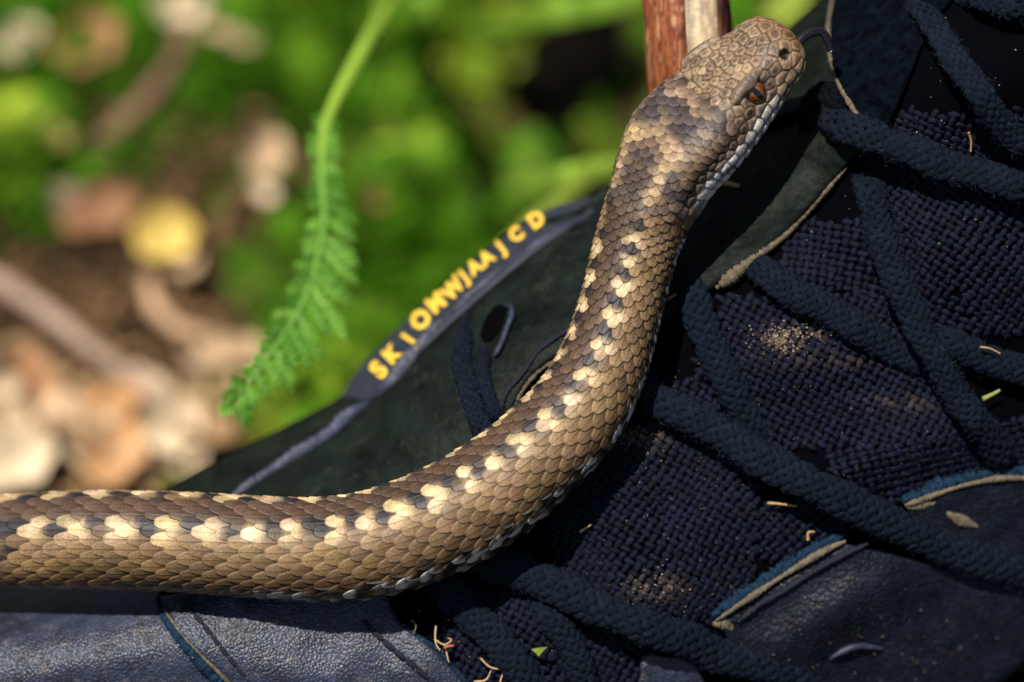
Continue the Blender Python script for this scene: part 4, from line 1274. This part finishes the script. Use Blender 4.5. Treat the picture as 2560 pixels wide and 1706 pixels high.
def twig(pts, rad, z, colr_, label):
    p = np.array(pts, float)
    c = resample(p, 60)
    w = ground_w(c[:, 0], c[:, 1], z) if np.isscalar(z) else ground_w(c[:, 0], c[:, 1], np.interp(np.linspace(0, 1, 60), np.linspace(0, 1, len(z)), z))
    C = P(c[:, 0], c[:, 1], w)
    rr = rad * (0.8 + 0.4 * vnoise(np.linspace(0, 60, 60)[:, None], 7, 9)) * np.linspace(1.1, 0.8, 60)
    base = C[0].copy()
    v, f = tube(C - base, rr, rr, np.array([0, 0, 1.0]), 12)
    cc = np.array(colr_) * (0.75 + 0.5 * vnoise(v * 1000, 3, 4)[:, None])
    o = build('twig', v, f, M['twig'], None, cc)
    o.location = Vector(base)
    return tag(o, label, 'twig')
twig([(-120, 640), (60, 745), (200, 850), (330, 950), (430, 1030)], 0.0024, 0.009, (0.36, 0.25, 0.19), 'straight greyish pink twig lying across the litter')
twig([(370, 700), (390, 770), (450, 825), (540, 850), (640, 890)], 0.0021, 0.007, (0.42, 0.27, 0.16), 'bent tan twig below the yellow leaf')
twig([(250, 360), (350, 270), (430, 160), (470, 60)], 0.0026, 0.010, (0.20, 0.115, 0.07), 'brown twig slanting through moss behind cream leaves')
twig([(-60, 900), (60, 860), (160, 960)], 0.0016, 0.006, (0.30, 0.19, 0.10), 'short brown twig under the straight greyish twig')

# added black lump, its colour stands for shade in the moss hollow
M['hollow_shade'] = mat('hollow_shade_lump', (0.004, 0.0035, 0.003), rough=1.0, spec=0.0, bump=0.8, bump_scale=200, bump_dist=0.001)
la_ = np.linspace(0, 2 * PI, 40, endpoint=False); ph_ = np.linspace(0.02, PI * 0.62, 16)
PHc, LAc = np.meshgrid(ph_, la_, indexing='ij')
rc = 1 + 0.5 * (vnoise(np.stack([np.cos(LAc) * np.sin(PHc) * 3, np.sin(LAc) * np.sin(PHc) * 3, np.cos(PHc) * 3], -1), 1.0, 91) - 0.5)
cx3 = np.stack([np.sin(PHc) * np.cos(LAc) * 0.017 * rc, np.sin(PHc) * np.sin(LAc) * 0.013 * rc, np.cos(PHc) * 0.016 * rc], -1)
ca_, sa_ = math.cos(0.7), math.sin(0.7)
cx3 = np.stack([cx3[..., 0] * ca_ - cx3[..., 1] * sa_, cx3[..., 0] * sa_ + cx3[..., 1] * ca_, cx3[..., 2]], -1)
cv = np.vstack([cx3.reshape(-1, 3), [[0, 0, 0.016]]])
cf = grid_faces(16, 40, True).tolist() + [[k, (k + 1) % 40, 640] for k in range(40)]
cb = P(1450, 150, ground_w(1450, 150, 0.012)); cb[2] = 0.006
chl = build('hollow_shade_lump', cv, cf, M['hollow_shade'])
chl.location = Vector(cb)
tag(chl, 'added black lump standing for shade in the moss hollow beside the stick', 'wood')

# blades of grass, far out of focus
def blade(pts, wid, colr_, label):
    c = resample(pts, 40)
    C = P(c[:, 0], c[:, 1], c[:, 2])
    base = C[0].copy()
    t = np.linspace(0, 1, 40)
    rr = wid * np.sin(np.pi * (0.12 + 0.85 * t)) ** 0.7
    v, f = tube(C - base, rr, rr * 0.18, WW, 8)
    cc = np.array(colr_) * (0.8 + 0.4 * rng.random((len(v), 1)))
    o = build('wild_grass', v, f, M['frond'], None, cc)
    o.location = Vector(base)
    return tag(o, label, 'grass')
gwz = lambda x, y, z: float(ground_w(x, y, z))
blade([(820, 1000, gwz(820, 1000, 0.0)), (1000, 870, -0.125), (1200, 690, -0.115), (1400, 500, -0.12), (1560, 395, -0.13)], 0.0024, (0.19, 0.27, 0.03), 'broad yellow green blade rising along the lettered boot edge')
blade([(1250, 470, gwz(1250, 470, 0.0)), (1380, 455, -0.14), (1500, 425, -0.135), (1620, 405, -0.14)], 0.0030, (0.26, 0.42, 0.04), 'short bright green blade beside the snake neck')
blade([(1150, 80, gwz(1150, 80, 0.0)), (1350, 40, -0.19), (1500, 15, -0.185), (1680, -30, -0.19)], 0.0036, (0.20, 0.36, 0.03), 'green blade arching above the black hollow')
blade([(1880, 160, gwz(1880, 160, 0.0)), (1930, 80, -0.17), (1975, 20, -0.165), (2030, -60, -0.17)], 0.0045, (0.30, 0.38, 0.05), 'lime green blade between the snake snout and the boot flap')
blade([(1010, 60, gwz(1010, 60, 0.0)), (1040, 25, -0.2), (1090, -20, -0.2)], 0.0036, (0.22, 0.42, 0.04), 'light green blade above the frond base')

# the drooping feathery frond in front of the moss
fr_pts = [(1010, -60, gwz(1010, -60, 0.0)), (975, 10, -0.16), (925, 95, -0.105), (880, 175, -0.088), (832, 270, -0.074), (810, 340, -0.066), (806, 450, -0.060), (811, 550, -0.056), (797, 640, -0.052),
          (768, 735, -0.048), (715, 830, -0.045), (655, 915, -0.042), (606, 980, -0.040), (588, 1040, -0.040)]
fb = P(*fr_pts[0])
frond = thing('fern_frond', fb, 'feathery bright green frond drooping from the moss towards the boot toe', 'plant')
fc = resample(fr_pts, 160)
FCC = P(fc[:, 0], fc[:, 1], fc[:, 2])
t = np.linspace(0, 1, 160)
rr = np.interp(t, [0, 0.12, 0.3, 0.45, 0.7, 1], [0.0014, 0.0016, 0.0013, 0.0009, 0.0007, 0.0003])
v, f = tube(FCC, rr, rr, WW, 12)
stem_c = lerp(np.array([0.36, 0.55, 0.06]), np.array([0.14, 0.32, 0.04]), sm(40, 84, np.arange(160)))
build('stem', v, f, M['frond'], frond, np.vstack([np.repeat(stem_c, 12, 0), stem_c[:1], stem_c[-1:]]))
def leaflet(base, d, ln, wd, c, curl):
    """a pinna cut into narrow lobes"""
    acc = Acc()
    d = d / np.linalg.norm(d)
    sd = np.cross(d, WW); sd /= np.linalg.norm(sd)
    up = np.cross(sd, d)
    nl = max(4, int(ln / 0.0011))
    mid = []
    for k in range(nl + 1):
        u = k / nl
        mid.append(base + d * ln * u - VV * curl * ln * u * u + up * 0.10 * ln * math.sin(u * 3))
    mid = np.array(mid)
    rv, rf = tube(mid, np.linspace(0.00042, 0.0002, nl + 1), np.linspace(0.00035, 0.00018, nl + 1), WW, 6)
    for q in rf:
        pass
    acc.v.append(rv); acc.f.append(np.array([q if len(q) == 4 else q + [q[-1]] for q in rf])); acc.c.append(np.broadcast_to(c, rv.shape)); acc.n += len(rv)
    for k in range(1, nl + 1):
        u = k / nl
        L = wd * math.sin(math.pi * (0.15 + 0.80 * u)) ** 0.8
        for sg in (-1, 1):
            ld = d * 0.85 + sd * sg * random.uniform(0.5, 0.9) + up * random.uniform(-0.2, 0.5); ld /= np.linalg.norm(ld)
            pz = np.cross(ld, up); pz /= np.linalg.norm(pz)
            b0 = mid[k - 1] * 0.5 + mid[k] * 0.5
            w = 0.00042
            vv = np.array([b0 - pz * w * 0.6, b0 + ld * L * 0.55 - pz * w, b0 + ld * L, b0 + ld * L * 0.55 + pz * w, b0 + pz * w * 0.6, b0 + ld * L * 0.5 + up * w * 0.9])
            acc.add(vv, np.array([[0, 1, 5, 4], [1, 2, 5, 5], [2, 3, 5, 5], [3, 4, 5, 5]]), np.array(c) * random.uniform(0.75, 1.3))
    fs = []
    for f_ in acc.f:
        for q in f_.tolist():
            fs.append(q if len(set(q)) == 4 else list(dict.fromkeys(q)))
    return build('leaflet', np.vstack(acc.v), fs, M['frond'], frond, np.vstack(acc.c), smooth=False)
prof = [(0.30, 34), (0.40, 72), (0.50, 95), (0.58, 115), (0.66, 130), (0.74, 120), (0.82, 95), (0.90, 62), (0.97, 45)]
i0 = 54
while i0 < 159:
    u = i0 / 159
    lnp = np.interp(u, [p[0] for p in prof], [p[1] for p in prof])
    tdir = FCC[min(i0 + 3, 159)] - FCC[max(i0 - 3, 0)]; tdir /= np.linalg.norm(tdir)
    side = np.cross(tdir, WW); side /= np.linalg.norm(side)
    if side @ UU < 0: side = -side
    for sg in (1, -1):
        if sg < 0 and u < 0.42: k = 0.75
        elif sg < 0: k = 0.45 if u < 0.9 else 0.9
        else: k = 1.0 if u > 0.45 else 0.75
        dirv = side * sg * 0.85 + tdir * random.uniform(0.35, 0.65) + WW * random.uniform(-0.25, 0.45)
        g_ = lerp(np.array([0.060, 0.20, 0.012]), np.array([0.19, 0.40, 0.055]), np.array(random.random()))
        leaflet(FCC[i0], dirv, lnp * k * random.uniform(0.85, 1.2) * PX * 1.15, 0.0016 + 0.0012 * k, g_, 0.12 * sg * (1 if sg > 0 else -0.3))
    i0 += int(random.uniform(4, 6.5))

# ------------------------------------------------------------------ bits of debris lying on the boot
def needle(pts, r, colr_, name, label, cat, lift=0.0026, flat=1.0):
    c = resample(pts, 14)
    C = P(c[:, 0], c[:, 1], depth(c[:, 0], c[:, 1]) + lift)
    base = C[0].copy()
    v, f = tube(C - base, r * PX * np.linspace(1, 0.6, 14), r * PX * flat * np.linspace(1, 0.6, 14), WW, 8)
    o = build(name, v, f, M['bit'], None, np.broadcast_to(np.array(colr_), v.shape))
    o.location = Vector(base)
    return tag(o, label, cat)
STRAW = (0.40, 0.24, 0.11)
needle([(1918, 1258), (1955, 1261), (1992, 1266)], 4, STRAW, 'dry_needle', 'straight tan needle lying beside the long diagonal lace', 'needle', 0.0022)
needle([(2020, 1350), (2021, 1332), (2036, 1330)], 4, STRAW, 'dry_needle', 'small hooked tan needle above the stitched strap', 'needle', 0.0022)
needle([(2457, 998), (2478, 988), (2500, 976)], 6, (0.24, 0.27, 0.07), 'grass_scrap', 'yellow green grass scrap between two laces', 'grass', 0.0026, 0.5)
needle([(2450, 868), (2475, 872), (2500, 884)], 3, STRAW, 'dry_needle', 'curved tan needle at the end of a lace', 'needle', 0.0045)
needle([(2422, 332), (2428, 355), (2427, 378)], 3.5, STRAW, 'dry_needle', 'short upright tan needle on cloth above the thick lace', 'needle', 0.0022)
needle([(1670, 748), (1682, 740), (1692, 736)], 4, (0.40, 0.15, 0.06), 'dry_needle', 'tiny rusty needle touching the snake flank', 'needle', 0.003)
needle([(1450, 1330), (1462, 1322), (1478, 1312)], 3.5, (0.5, 0.38, 0.25), 'dry_needle', 'tiny pale needle on woven cloth below the snake', 'needle', 0.0014)
needle([(1802, 455), (1825, 460), (1848, 466)], 7, (0.50, 0.32, 0.14), 'bark_chip', 'tan chip lying under the snake chin', 'chip', 0.0034, 0.5)
for k, (pts, lb) in enumerate([
    ([(1090, 1565), (1088, 1590), (1090, 1610), (1100, 1626)], 'upright straw fibre in the tuft at the leather edge'),
    ([(1085, 1598), (1110, 1612), (1130, 1600), (1118, 1596)], 'looped straw fibre in the tuft at the leather edge'),
    ([(1112, 1610), (1118, 1640), (1122, 1655)], 'lower straw fibre in the tuft at the leather edge'),
    ([(1200, 1645), (1225, 1668), (1258, 1675)], 'long pale straw fibre crossing beside a lace'),
    ([(1185, 1705), (1215, 1700), (1228, 1676)], 'curved pale straw fibre at the foot of a lace'),
    ([(1262, 1676), (1252, 1700), (1250, 1730)], 'short straw fibre hanging below the green leaf scrap'),
    ([(1030, 1550), (1040, 1565), (1034, 1585)], 'dark fine root fibre on the blue leather')]):
    needle(pts, 2.6, (0.48, 0.33, 0.17) if k < 6 else (0.12, 0.1, 0.05), 'straw_fibre', lb, 'straw', 0.0034)
needle([(1110, 1620, ), (1122, 1616), (1134, 1615)], 5, (0.35, 0.10, 0.05), 'bark_chip', 'tiny red chip caught in the straw tuft', 'chip', 0.004)
# green leaf scrap
lp = np.array([(1328, 1624), (1345, 1620), (1368, 1618), (1358, 1628), (1346, 1642), (1340, 1634)], float)
v0 = P(lp[:, 0], lp[:, 1], depth(lp[:, 0], lp[:, 1]) + np.array([0.003, 0.0036, 0.0042, 0.0036, 0.003, 0.0031]))
base = v0[0].copy()
v1 = v0 - WW * 0.0003
o = build('leaf_scrap', np.vstack([v0, v1]) - base, [[0, 1, 2, 3, 4, 5][::-1], [6, 7, 8, 9, 10, 11]] + [[i, (i + 1) % 6, (i + 1) % 6 + 6, i + 6] for i in range(6)], M['bit'], None, np.broadcast_to(np.array([0.26, 0.34, 0.05]), (12, 3)), smooth=False)
o.location = Vector(base)
tag(o, 'small yellow green leaf scrap lying between two laces', 'leaf')

# sand grains and dust on the boot
dust = Acc()
def grains(n, cx, cy, rx, ry, size, pal, lift=0.0006):
    x = rng.normal(cx, rx, n); y = rng.normal(cy, ry, n)
    b = bcoord(x, y)
    d = depth_b(x, y, np.clip(b, 0, None)) + lift
    p = P(x, y, d)
    for i in range(n):
        if b[i] < 60: continue
        r = size * PX * random.uniform(0.5, 1.5)
        o = np.array([[1, 0, 0], [-1, 0, 0], [0, 1, 0], [0, -1, 0], [0, 0, 1], [0, 0, -1]]) * r * rng.uniform(0.6, 1.3, (6, 1))
        fs = np.array([[0, 2, 4], [2, 1, 4], [1, 3, 4], [3, 0, 4], [2, 0, 5], [1, 2, 5], [3, 1, 5], [0, 3, 5]])
        dust.add(p[i] + o, fs, np.array(pal) * random.uniform(0.5, 1.3))
SAND = (0.42, 0.31, 0.22)
grains(150, 1955, 850, 34, 20, 1.9, SAND, 0.0008)
grains(60, 2010, 830, 40, 14, 2.0, SAND, 0.0009)
grains(140, 1600, 1090, 45, 22, 1.6, (0.34, 0.24, 0.15), 0.0008)
grains(50, 1640, 1470, 50, 25, 1.7, SAND, 0.0009)
grains(450, 1750, 1150, 330, 260, 1.2, SAND, 0.0009)
grains(150, 2250, 1600, 200, 90, 1.4, (0.25, 0.22, 0.12), 0.0036)
grains(150, 2200, 300, 180, 200, 1.5, SAND, 0.0012)
grains(200, 750, 1600, 200, 50, 1.6, SAND, 0.0030)
du = dust.make('sand_grains', M['bit'], smooth=False)
du['kind'] = 'stuff'
tag(du, 'pale sand grains and dust scattered over the dark boot', 'sand')

for o in bpy.data.objects:
    if '_base' in o: del o['_base']
